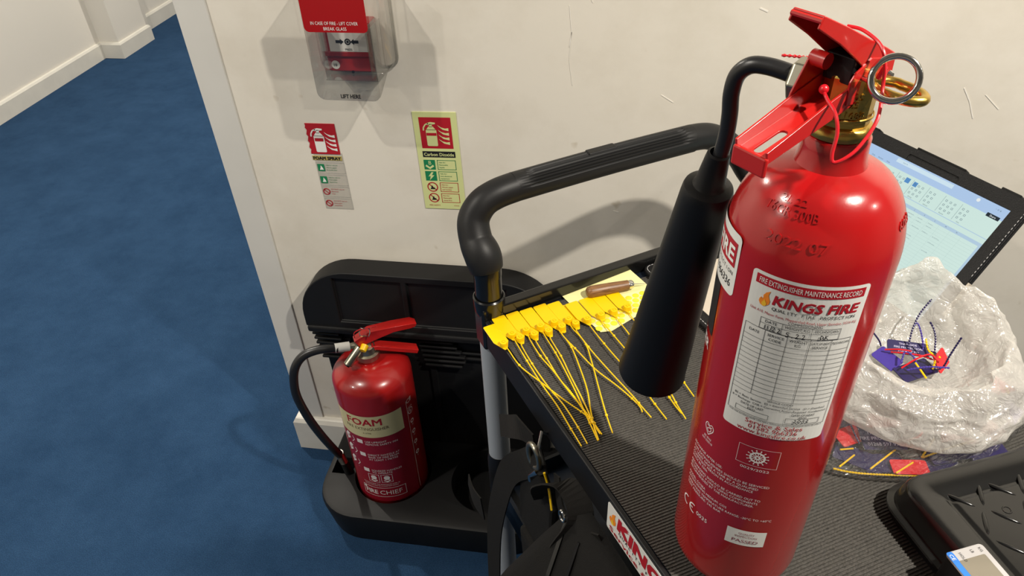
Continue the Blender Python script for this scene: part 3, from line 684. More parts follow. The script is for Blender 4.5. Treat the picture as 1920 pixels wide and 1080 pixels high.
# handle: left bend, grip, right bend (leans away from the tray)
hl = [(.0145, .013, .938), (.0130, .020, .957), (.0110, .036, .974), (.0150, .049, .996), (.0300, .052, 1.0150), (.0520, .052, 1.0240), (.0790, .052, 1.0270)]
hr = [(.3620, .052, 1.0280), (.3950, .052, 1.0230), (.4280, .051, 1.0060), (.4560, .047, .980), (.4740, .040, .952), (.4860, .026, .930), (.4955, .012, .905)]
def hb(pts, rr): return MB().tube(smoothpath(pts, 8), rr, 24)
n = 8*6+1
hb(hl, [(.0225+.0025*math.sin(PI*min(1, i/16)) if i < 16 else .0225-.0022*min(1, (i-16)/20)) for i in range(n)]).build('handle_bend', Mgrip, tr)
hb(hr, .0195).build('handle_bend', Mgrip, tr)
gm = MB(); gp_ = []; NN = 60
def grip_ring(x, ribd):
    y, z = .052, 1.0270+.0015*math.sin(PI*(x-.079)/.283)
    out = []
    for k_ in range(160):
        a = 2*PI*k_/160; r = .0205
        # ribs on the upper camera-facing half
        if ribd and math.radians(84) < a < math.radians(168):
            r += ribd*(-.0021*(0.5-.5*math.cos((a-math.radians(84))/math.radians(12)*2*PI)))
        out.append((x, y+.92*r*math.sin(-a+PI/2+PI)*-1 if False else y+r*.95*math.cos(a), z+r*math.sin(a)))
    return out
xs = [.076, .079, .0795, .092, .096]+[.096+(.345-.096)*i/24 for i in range(1, 24)]+[.345, .349, .3610, .3615, .3645]
rs = []
for i, x_ in enumerate(xs):
    rd = 0 if x_ < .093 or x_ > .348 else 1
    rs += grip_ring(x_, rd)
m_ = 160; gm.add(rs, [(j*m_+i, j*m_+(i+1) % m_, (j+1)*m_+(i+1) % m_, (j+1)*m_+i) for j in range(len(xs)-1) for i in range(m_)]+[tuple(range(m_))[::-1], tuple((len(xs)-1)*m_+i for i in range(m_))])
gm.build('handle_grip', Mgrip, tr, smooth=50)
MB().box(.190, .046, 1.0450, .235, .060, 1.0498).build('grip_button', Mgrip, tr, bevel=.002)

def TP(u, v, z): p = O+U*u+V*v; return Vector((p.x, p.y, z))       # tray coordinates to world

# ------------------------------------------------------------------ the CO2 extinguisher standing on the mat
EX, EY, ER = .1296, .4455, .0575
ce = thing('co2_extinguisher', 'tall red carbon dioxide extinguisher with a black horn, standing on the ribbed trolley top', 'fire extinguisher', (EX, EY, MZ+.0005))
NR = .0205
prof = [(1e-5, .003), (.030, .003), (.040, 0), (.0470, .0022), (.0530, .0075), (.0563, .0145), (ER, .023), (ER, .368)]
prof += [(NR+.004+(ER-NR-.004)*math.cos(PI/2*i/12), .368+.058*math.sin(PI/2*i/12)) for i in range(1, 11)]
prof += [(NR+.0022, .428), (NR+.0006, .433), (NR, .440), (NR, .4462), (NR-.001, .4476), (1e-5, .4476)]
cb = MB().lathe(prof, 96).build('cylinder', Mred, ce, smooth=40)
# stamped characters on the shoulder
def shoulder(th, t):   # t 0..1 up the dome
    a = t*PI/2; r = NR+.004+(ER-NR-.004)*math.cos(a)+.0003; return Vector((r*math.sin(th), -r*math.cos(th), .368+.058*math.sin(a)))
def stamp(txt, th0, dth, t0, size):
    I = Ink(lambda x, y: shoulder(th0+x/.045, t0+y/.07), 0); I.text(txt, 0, 0, size, w=dth*.045, bold=.03); return I
for nm_, a_ in (('T6GR 300B', (-.60, .75, .53, .0062)), ('2L 22', (-.62, .40, .64, .005)), ('2022 07', (-.42, .75, .30, .0060)), ('6082', (1.10, .35, .36, .0055))):
    o = stamp(nm_, *a_).build('stamped_characters', Mred, cb, smooth=0, solid=.0007)
# maintenance label
LX0, LX1, LZ0, LZ1 = -.0463, .0308, .2225, .3690
def lab(d): 
    g = cylmap(ER+d); return lambda x, y: g((LX0+x/1000), LZ0+y/1000)
def patch(fn, x0, y0, x1, y1, r, n=26):
    """rounded rect sheet following the cylinder, columns of quads"""
    I = Ink(fn, 0); v = []; f = []
    xs = sorted(set([x0+r*(1-math.cos(PI/2*i/5)) for i in range(6)]+[x1-r*(1-math.cos(PI/2*i/5)) for i in range(6)]+[x0+(x1-x0)*i/n for i in range(1, n) if r < (x1-x0)*i/n < (x1-x0)-r]))
    for x in xs:
        d = max(0, x0+r-x, x-(x1-r)); k = r-math.sqrt(max(0, r*r-d*d)) if r else 0
        v += [(x, y0+k), (x, y1-k)]
    for i in range(len(xs)-1): f.append((2*i, 2*i+2, 2*i+3, 2*i+1))
    return I.put(v, f)
la = patch(lab(.0003), 0, 0, 77.1, 146.5, 3.2).build('maintenance_label', Mlabel, cb, smooth=0); plabel(la, 'white maintenance record label')
patch(lab(.0005), 3.2, 136.6, 74, 144, .3).build('title_band', Mredp, la, smooth=0)
Ink(lab(.0007), 0).text('FIRE EXTINGUISHER MAINTENANCE RECORD', 38.6, 140.3, 4.1, w=66, bold=.025).build('title_lettering', Mwhite, la, smooth=0)
R_ = Ink(lab(.0006), 2)
R_.text('KINGS FIRE', 44.5, 128.2, 7.6, w=54, bold=.075, slant=.16)
R_.text('Unit A10, Manor Farm, Meppershall Road, Upper Stondon, SG16 6LJ', 38.6, 115.9, 2.2, w=71, bold=.02)
R_.build('name_lettering', Mredp, la, smooth=0); R_ = Ink(lab(.0006), 2)
R_.text('Service & Sales', 38.6, 12.9, 4.3, w=42, bold=.03); R_.text('01582 966336', 38.6, 8.0, 4.3, w=36, bold=.03); R_.text('www.kingsfire.co.uk', 38.6, 3.2, 4.3, w=52, bold=.03)
R_.build('contact_lettering', Mredp, la, smooth=0)
K = Ink(lab(.0006), 2)
txt = 'QUALITY FIRE PROTECTION'
for i, ch in enumerate(txt):
    if ch != ' ': K.text(ch, 19.0+51.5*i/(len(txt)-1), 121.0, 2.6, bold=.03)
K.text('COMMISSIONING', 41, 113.0, 2.2, w=22, bold=.02)
K.frame(12, 101.9, 65, 111.4, .3); K.rect(12, 106.7, 65, 106.95)
for x_ in (27, 46): K.rect(x_-.12, 101.9, x_+.12, 111.4)
K.text('DATE', 19.5, 109.2, 2.3); K.text('WEIGHT KG', 36.5, 109.2, 2.3, w=16); K.text('TECHNICIAN', 55.5, 109.2, 2.3, w=16)
K.rect(2, 101.6, 74.6, 101.9)
for x_ in (2, 17, 32, 47, 61, 74.6): K.rect(x_-.15, 40.2 if 2 < x_ < 74 else 17.5, x_+.15, 101.9)
for i in range(13):
    y_ = 92.2-4.33*i; K.rect(2, y_-.13, 74.6, y_+.13)
K.rect(2, 17.4, 74.6, 17.7)
K.text('DATE', 9.5, 97.5, 2.2); K.text('SERVICE', 24.5, 98.6, 2.2); K.text('CODE', 24.5, 95, 2.2); K.text('WEIGHT', 39.5, 98.6, 2.2); K.text('KG', 39.5, 95, 2.2)
K.text('DATE OF NEXT', 54, 98.6, 2.1, w=12.6); K.text('SERVICE', 54, 95, 2.1); K.text('TECHNICIAN', 67.8, 98.4, 2.1, w=12.4)
K.text('SERVICE CODES', 38.6, 38.3, 1.9, w=18, bold=.03)
K.text('BS = Basic Service   ES = Extended Service   O = Overhaul', 38.4, 35.1, 2.0, w=66); K.text('R = Recharge  CAR = Corrective Action Required  Condemned', 38.4, 31.7, 2.0, w=69)
K.text('DATE OF LAST', 20, 28.0, 2.2, w=17); K.text('ES/O', 20, 25.0, 2.0); K.frame(8, 18.9, 33, 23.9, .3)
K.text('DATE OF NEXT', 57, 28.0, 2.2, w=17); K.text('ES/O', 57, 25.4, 2.0); K.frame(45, 18.9, 70, 24.3, .3)
K.text('THIS FIRE EXTINGUISHER HAS BEEN SERVICED IN ACCORDANCE WITH BS 5306-3', 38.4, 16.2, 1.3, w=70, bold=.03)
K.build('black_lettering', Mink, la, smooth=0)
hnd = Ink(lab(.0008), 0)
def pen(pts, t=.55): hnd.line(pts, t)
def hand(s_, x, y, h):
    G = {'1': [[(.35, 1), (.3, 0)]], '/': [[(.55, 1.15), (.25, -.25)]], '2': [[(.1, .8), (.3, 1), (.55, .9), (.5, .6), (.1, .05), (.75, .1)]], '5': [[(.7, 1), (.2, .95), (.15, .6), (.5, .6), (.6, .3), (.35, 0), (.05, .1)]],
         '.': [[(.1, 0), (.2, .08)]], '0': [[(.4, 1), (.1, .7), (.1, .25), (.4, 0), (.7, .3), (.7, .75), (.4, 1)]], '3': [[(.1, .9), (.5, 1), (.6, .75), (.3, .55), (.65, .35), (.5, .02), (.05, .08)]],
         'D': [[(.1, 0), (.2, 1), (.7, .7), (.65, .25), (.1, 0)]], 'K': [[(.15, 1), (.1, 0)], [(.7, .95), (.15, .5), (.8, 0)]]}
    for ch in s_:
        for st_ in G[ch]: pen([(x+a*h*.8, y+b*h) for a, b in st_])
        x += h*(.55 if ch in '1./' else .95)
hand('11/22', 15, 102.6, 3.6); hand('5.22', 30, 101.2, 4.2); hand('DK', 52, 102.6, 3.4); hand('2032', 51, 20.0, 3.2)
hnd.build('handwriting', Mink, la, smooth=0)
fa, fb = flame2d(11.3, 120.3, 13.5); Ink(lab(.0006), 0).poly(fa).build('flame_emblem', Morange, la, smooth=0); Ink(lab(.0008), 0).poly(fb).build('flame_emblem_core', Myelf, la, smooth=0)
# side badge and black band round the back, seen edge-on
z0 = -MZ
A = lambda th: math.radians(th)*ER
gb = patch(lambda x, y: cylmap(ER+.0003)(x, y), A(-152), 1.197+z0, A(-60), 1.247+z0, .004).build('company_badge', Mlabel, cb, smooth=0); plabel(gb, 'white company badge')
b_ = Ink(cylmap(ER+.0006), .002); b_.rect(A(-150), 1.2205+z0, A(-63.5), 1.240+z0); b_.build('badge_red_panel', Mredp, gb, smooth=0)
Ink(cylmap(ER+.0008), .002).text('FIRE', A(-66), 1.2302+z0, .0120, w=.030, align='r', bold=.07).build('badge_name', Mwhite, gb, smooth=0)
b_ = Ink(cylmap(ER+.0006), .002)
for i, ch in enumerate('PROTECTION'[::-1]): b_.text(ch, A(-65.5)-.0036*i, 1.2155+z0, .0030, bold=.02)
b_.text('01582 966336', A(-65), 1.2065+z0, .0062, w=.046, align='r', bold=.02); b_.build('badge_lettering', Mink, gb, smooth=0)
patch(lambda x, y: cylmap(ER+.0003)(x, y), A(-165), 1.146+z0, A(-77), 1.1965+z0, .001).build('black_panel', Mink, cb, smooth=0)
# white print
I = Ink(cylmap(ER+.0004), .002)
def cz(t, th, z, h, w=None, align='l', bold=.02): I.text(t, A(th), z+z0, h, w, align, bold)
cz('EXTINGUISHER', -79.5, 1.1345, .0090, .080, 'r', .04); I.build('side_lettering', Mwink, cb, smooth=0); I = Ink(cylmap(ER+.0004), .002)
hx, hz = A(-57), 1.0565+z0
hpts = [(0, 0), (-.0042, .0060), (-.0046, .0100), (-.0024, .0122), (0, .0104), (.0024, .0122), (.0046, .0100), (.0042, .0060), (0, 0)]
I.line([(hx+a, hz+b) for a, b in smoothpath([(a, b, 0) for a, b in hpts], 3) for a, b in [(a, b)]] if False else [(hx+p.x, hz+p.y) for p in smoothpath([(a, b, 0) for a, b in hpts], 3)], .00075)
I.line([(hx+p.x, hz+p.y) for p in smoothpath([(.0030, .0098, 0), (0, .0075, 0), (-.0022, .0058, 0), (0, .0032, 0), (.0024, .0060, 0), (.001, .0088, 0), (-.0030, .0100, 0)], 3)], .00065)
cz('BS EN3', -57, 1.0528, .0024, .0085, 'c'); cz('KM 503518', -57, 1.0490, .0024, .0125, 'c')
I.frame(A(-28.6), 1.0515+z0, A(3), 1.0725+z0, .0003)
wx, wz = A(-13), 1.0620+z0
I.ring(wx, wz, .0046, .0062); I.ring(wx, wz, .0009, .0021, 16)
for k in range(12):
    a = 2*PI*k/12; I.line([(wx+.0018*math.cos(a), wz+.0018*math.sin(a)), (wx+.0050*math.cos(a), wz+.0050*math.sin(a))], .0007)
for k in range(14):
    a = 2*PI*k/14; I.line([(wx+.0058*math.cos(a), wz+.0058*math.sin(a)), (wx+.0080*math.cos(a), wz+.0080*math.sin(a))], .0006); I.disc(wx+.0082*math.cos(a), wz+.0082*math.sin(a), .0006, 8)
cz('0029/2022', -13, 1.0476, .0028, .0225, 'c', .03)
for t, zz, ww in (('RECHARGE AFTER USE:', 1.0375, .0345), ('THIS EXTINGUISHERS SHOULD BE SERVICED', 1.0325, .074), ('AT LEAST ONCE A YEAR BY A QUALIFIED', 1.0284, .066), ('COMPETENT PERSON IN ACCORDANCE', 1.0243, .0625), ('WITH BS 5306.', 1.0202, .0225),
                  ('RECHARGING SHOULD BE CARRIED OUT TO', 1.0140, .070), ('BS 5306 PART 9 ONLY USING COMPONENTS', 1.0099, .0685), ('RECOMMENDED BY THE MANUFACTURER.', 1.0058, .066),
                  ('MODEL: CO2EA', .9975, .0235), ('EXTINGUISHING MEDIUM: CO2', .9932, .0455), ('OPERATING TEMPERATURE RANGE: -30\u00b0C TO +60\u00b0C', .9880, .0835), ('TEST PRESSURE: 245 BAR', .9835, .0415)):
    cz(t, -72, zz-.004, .0027, ww)
cx_ = A(-68)
for q_ in (0, .0105): I.arc(cx_+q_, .9555+z0, .0046, .0060, PI*.42, PI*1.58)
I.rect(cx_+.0058, .9549+z0, cx_+.0096, .9561+z0)
cz('0035', -53, .9555, .0050, .0125, 'l', .02)
pr = I.build('printed_notices', Mwink, cb, smooth=0)
qs = patch(lambda x, y: cylmap(ER+.0004)(x, y), A(-22.2), .9458+z0, A(10.8), .9672+z0, .0003).build('inspection_sticker', Mlabel, cb, smooth=0); plabel(qs, 'small white inspection sticker')
I = Ink(cylmap(ER+.0007), .002); qx = A(-5.7)
I.text('QUALITY', qx, .9625+z0, .0025, w=.0135, bold=.005); I.text('INSPECTION', qx, .9583+z0, .0025, w=.0185, bold=.005); I.text('PASSED', qx, .9521+z0, .0042, w=.0220, bold=.02)
I.build('sticker_lettering', mat('maroon_ink', (.22, .015, .04), .5), qs, smooth=0)
# valve body (brass) and fittings
vb = MB().lathe([(.0165, .4470), (.0190, .4480), (.0197, .4510), (.0190, .4545), (.0172, .4560)], 48).build('brass_valve_ring', Mbrass, ce)
o = MB(); q = [(.0168*math.cos(a)*(1.0 if k % 2 else .97), .0168*math.sin(a)) for k, a in enumerate([2*PI*i/12+.2 for i in range(12)])]
o.prism(q, .455, .488, 'z'); vb2 = o.build('brass_valve_body', Mbrass, ce, smooth=0, bevel=.0018)
for k, (t_, zz, w_) in enumerate((('FT 1684', .4655, .020), ('90 05', .4770, .014), ('T 25', .4720, .010))):
    Ink(lambda x, y: cylmap(.0172)(x-.002, y), .002).text(t_, 0, zz, .0040, w=w_, bold=.03).build('cast_lettering', Mbrass, vb2, smooth=0, solid=.0009)
MB().lathe([(.0172, .4605), (.0179, .4610), (.0179, .4622), (.0172, .4627)], 36, cap=False).build('cast_band', Mbrass, vb2)
n_ = Vector((.6691, -.7431, 0)); u_ = Vector((-.7431, -.6691, 0))
ME = Matrix((u_, n_, Vector((0, 0, 1)))).transposed().to_4x4()
lp = []
for i in range(28):
    a = 2*PI*i/28; s_ = .0275+.0155*math.cos(a); q_ = .0090*math.sin(a)*(1 if math.cos(a) > -.3 else 1.15); v_ = n_*s_*1.0+u_*q_; lp.append((v_.x+.004, v_.y+.004, .4815-.0006*math.cos(a)))
MB().tube(lp, .0031, 12, closed=True).build('brass_loop', Mbrass, ce)
# hose outlet nut, hose and horn (swung out to the left)
hose = [(-.022, .0128, .4745), (-.032, .0183, .4770), (-.0444, .0248, .4785), (-.0545, .0295, .4770), (-.0612, .0332, .4690), (-.0630, .0348, .4560), (-.0618, .0357, .4405), (-.0616, .0372, .4250), (-.0628, .0388, .4105), (-.0645, .0393, .4000)]
MB().tube(smoothpath(hose, 7), .0056, 18).build('hose', Mhose, ce)
hx_ = Vector((-.87, .49, .02)).normalized()
MN = Matrix.Translation(Vector((-.0245, .0140, .4745))) @ hx_.to_track_quat('Z', 'Y').to_matrix().to_4x4()
MB().lathe([(.0125, -.006), (.0140, -.005), (.0140, .005), (.0125, .006), (.0085, .0075)], 6, MN).build('swivel_nut', Mnut, ce, smooth=0, bevel=.0012)
MB().tube([(-.005, .003, .4735), (-.024, .014, .4745)], .0095, 20).build('outlet_boss', Mbrass, ce)
h0 = Vector((-.0645, .0393, .4085)); h1 = Vector((-.0895, .0955, .1370)); hd_ = (h1-h0); HL = hd_.length
MH = Matrix.Translation(h0) @ hd_.normalized().to_track_quat('Z', 'Y').to_matrix().to_4x4()
MB().lathe([(.0064, -.001), (.0082, .0), (.0088, .004), (.0112, .0265), (.0125, .0290), (.0160, .0300), (.0183, .0312), (.0190, .0335), (.0196, .040), (.0325, HL-.003), (.0332, HL-.0008), (.0325, HL), (.0312, HL-.001), (.0185, .045), (.0100, .040)], 56, MH, cap=False).build('horn', Mhorn, ce, smooth=35)
# levers
lever(ce, [(-.0195, .4945), (-.008, .5005), (.009, .5085), (.033, .5205), (.0545, .5305)], [.0225, .0230, .0235, .0230, .0205], .0017, 'squeeze_lever', Mredlev, ME, [.0155, .0170, .0120, .0080, .0055])
MB().tube([ME @ Vector((.0545, -.0100, .5292)), ME @ Vector((.0545, .0100, .5292))], .0016, 8).build('lever_lip', Mredlev, ce)
def fl_chan():
    mb = MB(); P = [(.012, .4735), (.030, .4685), (.055, .4625), (.0795, .4565)]; W = [.012]*4; HH = [.0120, .0115, .0085, .0062]
    v = []; f = []
    for (s_, z), hw, hh in zip(P, W, HH):
        t = .0016
        for a, b in ((-hw, hh), (-hw, -t), (hw, -t), (hw, hh), (hw-t, hh), (hw-t, 0), (-hw+t, 0), (-hw+t, hh)): v.append((s_+b*.24, a, z+b*.97))
    for i in range(3):
        for k in range(8): f.append((i*8+k, i*8+(k+1) % 8, i*8+8+(k+1) % 8, i*8+8+k))
    for b in (0, 24): f += [(b, b+1, b+6, b+7), (b+1, b+2, b+5, b+6), (b+2, b+3, b+4, b+5)]
    return mb.add(v, f)
slot = MB().prism([(s_, a) for s_, a in rrect(.0520, -.0028, .0760, .0028, .0027, 5)], .440, .475, 'z')
c_ = carve('c', fl_chan(), [slot]); c_.v = [tuple(ME @ Vector(p)) for p in c_.v]
hdl = c_.build('carry_handle', Mredlev, ce, smooth=25, bevel=.0006)
MB().box(.0785, -.0125, .4465, .0815, .0125, .4590, ME).build('handle_lip', Mredlev, hdl, smooth=0, bevel=.0013)
for sd, nm_, poly in ((-1, 'cheek_plate', [(.0400, .4730), (.0385, .4790), (.0275, .4995), (.0165, .4995), (.0110, .4870), (.0080, .4700)]), (1, 'cheek_plate', [(.0200, .4880), (.0165, .4930), (.0040, .4990), (-.0185, .4935), (-.0195, .4785), (.0100, .4725), (.0190, .4740)])):
    MB().prism([(s_, z) for s_, z in poly], sd*.0120-.0008, sd*.0120+.0008, 'y').build(nm_, Mredlev, ce, smooth=0, bevel=.0005, matrix=ME)
MB().tube([ME @ Vector((.0240, -.0125, .4972)), ME @ Vector((.0240, -.0020, .4972))], .0048, 18).build('spacer_sleeve', Mredlev, ce)
MB().tube([ME @ Vector((-.0165, .0125, .4842)), ME @ Vector((-.0165, .0150, .4842))], [.0028, .0016], 14).build('rivet', Mchr, ce)
MB().box(-.012, -.0095, .484, .016, .0095, .500, ME).build('shade_black_valve_head', Mblk, ce, bevel=.001)  # coloured black to stand in for the shadow between the levers
rc = Vector((.0130, -.0324, .4951)); vd = (Vector((0, 0, 1.524))-Vector((EX, EY, MZ))-rc).normalized()
a1 = vd.cross(Vector((0, 0, 1))).normalized(); a2 = a1.cross(vd).normalized()
pinr = MB().tube([rc+a1*.0120*math.cos(2*PI*i/36)+a2*.0120*math.sin(2*PI*i/36) for i in range(36)], .0019, 12, closed=True).build('pin_ring', Mchr, ce)
MB().tube([(.0040, -.0270, .4900), (-.002, -.004, .4870), (-.008, .010, .4870)], .0014, 10).build('safety_pin', Mchr, ce)
def beads(path, r0, r1, pitch, n=7, sub=4, smooth_from=0.0, smooth_to=0.0):
    P = smoothpath(path, 14); L = [0]
    for a, b in zip(P[:-1], P[1:]): L.append(L[-1]+(b-a).length)
    T = L[-1]; N = max(3, int(T/pitch*sub)); out = []; rr = []; j = 0
    for i in range(N+1):
        s_ = T*i/N
        while j < len(L)-2 and L[j+1] < s_: j += 1
        k = (s_-L[j])/max(1e-9, L[j+1]-L[j]); out.append(P[j].lerp(P[j+1], k))
        bead = smooth_from < s_ < T-smooth_to
        rr.append(r0+(r1-r0)*(.5-.5*math.cos(2*PI*i/sub)) if bead else (r0+r1)/2*.9)
    return out, rr
tp, rr = beads([(-.0325, .0501, .4764), (-.0224, .0429, .4783), (-.0132, .0253, .4834), (-.005, .0128, .4857), (.0018, -.0026, .489), (.0086, -.012, .4891)], .0005, .0012, .0034, sub=4)
lpth = [(-.0095, .0006, .5125), (-.0023, -.0035, .5120), (.005, -.0109, .5085), (.0081, -.0171, .5046), (.0098, -.0208, .4979), (.0111, -.0233, .4865), (.0082, -.0382, .4739), (-.0002, -.048, .462), (-.0073, -.0521, .4562), (-.0131, -.0524, .4534), (-.0147, -.0509, .4579), (-.0137, -.047, .4692), (-.0157, -.0413, .4777), (-.0179, -.0282, .4797), (-.0191, -.0196, .4815)]
ts = thing('tamper_seal', 'thin red plastic tamper seal looped through the levers of the tall extinguisher', 'seal', (EX, EY, MZ+.0005))
MB().tube(tp, rr, 7).build('beaded_tail', Mredpl, ts)
MB().tube(smoothpath(lpth, 6), .00105, 8).build('loop', Mredpl, ts)
MB().ball((-.0191, -.0190, .4825), .0029).build('ball_end', Mredpl, ts)
MB().tube([(.0100, -.0150, .4885), (.0112, -.0180, .4960)], .0016, 8).build('seal_head', Mredpl, ts)

# ------------------------------------------------------------------ things lying on the mat
GZ = MZ+.0006
paper = thing('paper_sheet', 'pale yellow paper sheet of round dots under the awl', 'paper', TP(.18, .05, GZ), rotT)
pp = [(.1202, .0064, 0), (.1644, .0060, .002), (.2346, .0045, .0065), (.2420, .0500, 0), (.2400, .0830, 0), (.2050, .0905, 0), (.178, .0955, 0), (.143, .1035, 0), (.1285, .0985, 0), (.1235, .0600, 0)]
v = [(a-.18, -(b-.05), z) for a, b, z in pp]+[(a-.18, -(b-.05), z+.0004) for a, b, z in pp]; n = len(pp)
cen = (0, 0, .0009)
mb = MB(); mb.add([cen]+[(x, y, z+.0004) for x, y, z in v[:n]], [(0, 1+(i+1) % n, 1+i) for i in range(n)]); mb.build('sheet', Mpaper, paper, smooth=0, solid=.0003)
rng = random.Random(3); dm = None
for i in range(9):
    for j in range(6):
        uu = .130+.0118*i+(.006 if j % 2 else 0); vv_ = .055+.0092*j+.0*i
        if uu > .236 or vv_ > .0955 or (vv_ > .090 and uu > .17) or (uu < .185 and vv_ < .070): continue
        if dm is None:
            dm = MB().lathe([(.0048, 0), (.0048, .0003), (.0040, .0007), (1e-5, .0009)], 18).build('dot_sticker', Mdot, paper)
            o = dm
        else: o = dm.copy(); C.objects.link(o)
        o.location = (uu-.18, -(vv_-.05), .0008)
awl = thing('awl', 'small awl with a brown wooden handle lying on the yellow paper', 'tool', TP(.1800, .0332, GZ+.0105), rotT-math.radians(11.6))
MX_ = Matrix.Rotation(PI/2, 4, 'Y')
MB().lathe([(1e-5, -.0330), (.0050, -.0325), (.0078, -.0300), (.0088, -.0255), (.0087, -.012), (.0080, .012), (.0072, .0300), (1e-5, .0300)], 32, MX_).build('wooden_handle', Mwood, awl)
MB().lathe([(.0066, .0300), (.0066, .0355), (.0050, .0375), (.0020, .0385)], 24, MX_).build('ferrule', Mchr, awl)
MB().tube([(.038, 0, 0), (.058, 0, -.004)], [.0008, .0004], 6).build('needle', Mchr, awl)

# yellow pull-tight seals: head (u,v), tail points (u,v); the second of each pair lies under its neighbours
SE = [((.0006,.0633),1,[(.0022,.0739),(.0017,.1113),(.0123,.1506),(.0234,.1884),(.0334,.2141),(.0389,.2361)]),
((.0181,.0527),1,[(.0169,.0692),(.0138,.106),(.0116,.1521),(.0117,.191),(.0092,.2278),(.0068,.2585)]),
((.0248,.0633),0,[(.0212,.0757),(.0172,.1194),(.0168,.162),(.0187,.1946),(.0174,.2288),(.0143,.2587)]),
((.0389,.0536),1,[(.0363,.0711),(.0332,.1063),(.0349,.1382),(.035,.1769),(.0371,.2144),(.0366,.2538)]),
((.0448,.0658),0,[(.0416,.0782),(.0376,.1204),(.0351,.1552),(.0368,.1832),(.0364,.2157),(.035,.2523)]),
((.0592,.0561),1,[(.0571,.0728),(.0534,.1098),(.0491,.1419),(.0424,.1825),(.0346,.2231),(.0273,.2602)]),
((.065,.0684),0,[(.0616,.0803),(.0567,.1206),(.0505,.154),(.0438,.1939),(.0378,.2264),(.0285,.2599)]),
((.0801,.0568),1,[(.0792,.0769),(.0769,.1092),(.0676,.1478),(.0562,.1862),(.0431,.2175),(.0294,.2526)]),
((.0847,.0696),0,[(.0787,.083),(.0803,.1231),(.0839,.1621),(.0932,.2002),(.099,.233),(.0967,.2464)]),
((.0999,.061),1,[(.0972,.0756),(.0969,.1115),(.0853,.1494),(.0716,.1871),(.0573,.2282),(.048,.2584)]),
((.1048,.072),0,[(.1,.0836),(.097,.1259),(.0976,.1712),(.0994,.2159),(.1004,.2389),(.101,.2585)]),
((.1214,.0745),1,[(.1206,.0858),(.1178,.1267),(.1177,.1702),(.1188,.2153),(.1174,.2375),(.1157,.2685)]),
((.1428,.0753),1,[(.1398,.0783),(.1372,.1295),(.1367,.1841),(.1384,.2327),(.1368,.2561),(.1361,.2702)]),
((.1623,.0771),1,[(.1603,.0937),(.1579,.1185),(.1508,.18),(.1434,.2353),(.1396,.2541),(.1351,.2792)]),
((.1826,.0792),1,[(.1803,.0954),(.1769,.1413),(.1718,.191),(.1678,.2283),(.1672,.2406),(.1657,.254)])]
SL = ['yellow plastic seal at the left end of the row, nearest the tray corner',
 'second yellow seal tag from the left end of the row', 'yellow seal whose head shows just right of the second tag, half hidden under the row',
 'third full yellow seal tag from the left end of the row', 'half hidden yellow seal whose head shows just right of the third full tag',
 'fourth full yellow seal tag from the left end of the row', 'half hidden yellow seal whose head shows just right of the fourth full tag',
 'fifth full yellow seal tag from the left end of the row', 'half hidden yellow seal whose head shows just right of the fifth full tag',
 'sixth full yellow seal tag, the last one left of the yellow paper', 'yellow seal with only its tag edge showing, just left of the paper corner',
 'yellow seal whose tag overlaps the left edge of the paper', 'yellow seal on the paper, second of the four tags at the right of the row',
 'yellow seal on the paper, just below the awl handle', 'last yellow seal at the right end of the row, its tail behind the black horn']
tagm = None
def tagmb():
    mb = MB(); out = rrect(-.0098, .016, .0098, .046, .0022, 3, (0, 0, 1, 1)); poly = [(-.0098, .010), (-.0050, -.002), (-.0014, -.0110), (.0014, -.0110), (.0064, -.002), (.0098, .006)]+[p for p in out[2:]]
    poly = [(-.0098, .010), (-.0020, -.0085), (.0020, -.0085), (.0098, .006)]+rrect(-.0098, .016, .0098, .046, .0022, 3, (0, 0, 1, 1))[2:]
    mb.prism(poly, 0, .0010, 'z'); return mb
for i, ((hu, hv), top, tail) in enumerate(SE):
    on_paper = hu > .11
    lz = .0016 if top else .0003
    if on_paper: lz += .0008+.0004*(i-10)
    lz += .00025*(i % 3)
    s_ = thing('security_seal', SL[i], 'seal', TP(hu, hv, GZ+lz), rotT, 'yellow pull-tight seals laid in a row on the mat')
    if tagm is None:
        tg = tagmb().build('tag', Myel, s_, smooth=0, bevel=.0003); tagm = tg
        hdm = MB().lathe([(.0056, .0008), (.0052, .0060), (.0048, .0072), (.0030, .0074), (.0028, .0066), (.0016, .0066), (.0014, .0078), (1e-5, .0080)], 20).build('lock_head', Myel, s_)
    else:
        tg = tagm.copy(); C.objects.link(tg); tg.parent = s_; h_ = hdm.copy(); C.objects.link(h_); h_.parent = s_
    pts = [(-.0002, -.006, .0014)]+[(a-hu, -(b-hv), .0024-lz+(.0022 if 0 < k < 4 else .0008)+.0006*math.sin(i*1.7+k)) for k, (a, b) in enumerate(tail)]
    P, rr = beads(pts, .00055, .00120, .0028, sub=3, smooth_from=.030, smooth_to=.028)
    MB().tube(P, rr, 6).build('tail', Myel, s_)
    sm = smoothpath(pts, 8); q1 = sm[int(len(sm)*.22)]
    for frac in (.24, .86):
        idx = int(len(P)*frac); d_ = (P[min(idx+1, len(P)-1)]-P[idx-1]).normalized()
        MB().tube([P[idx]-d_*.0016, P[idx]-d_*.0006, P[idx]+d_*.0006, P[idx]+d_*.0016], [.0008, .0018, .0018, .0008], 8).build('tail_collar', Myel, s_)

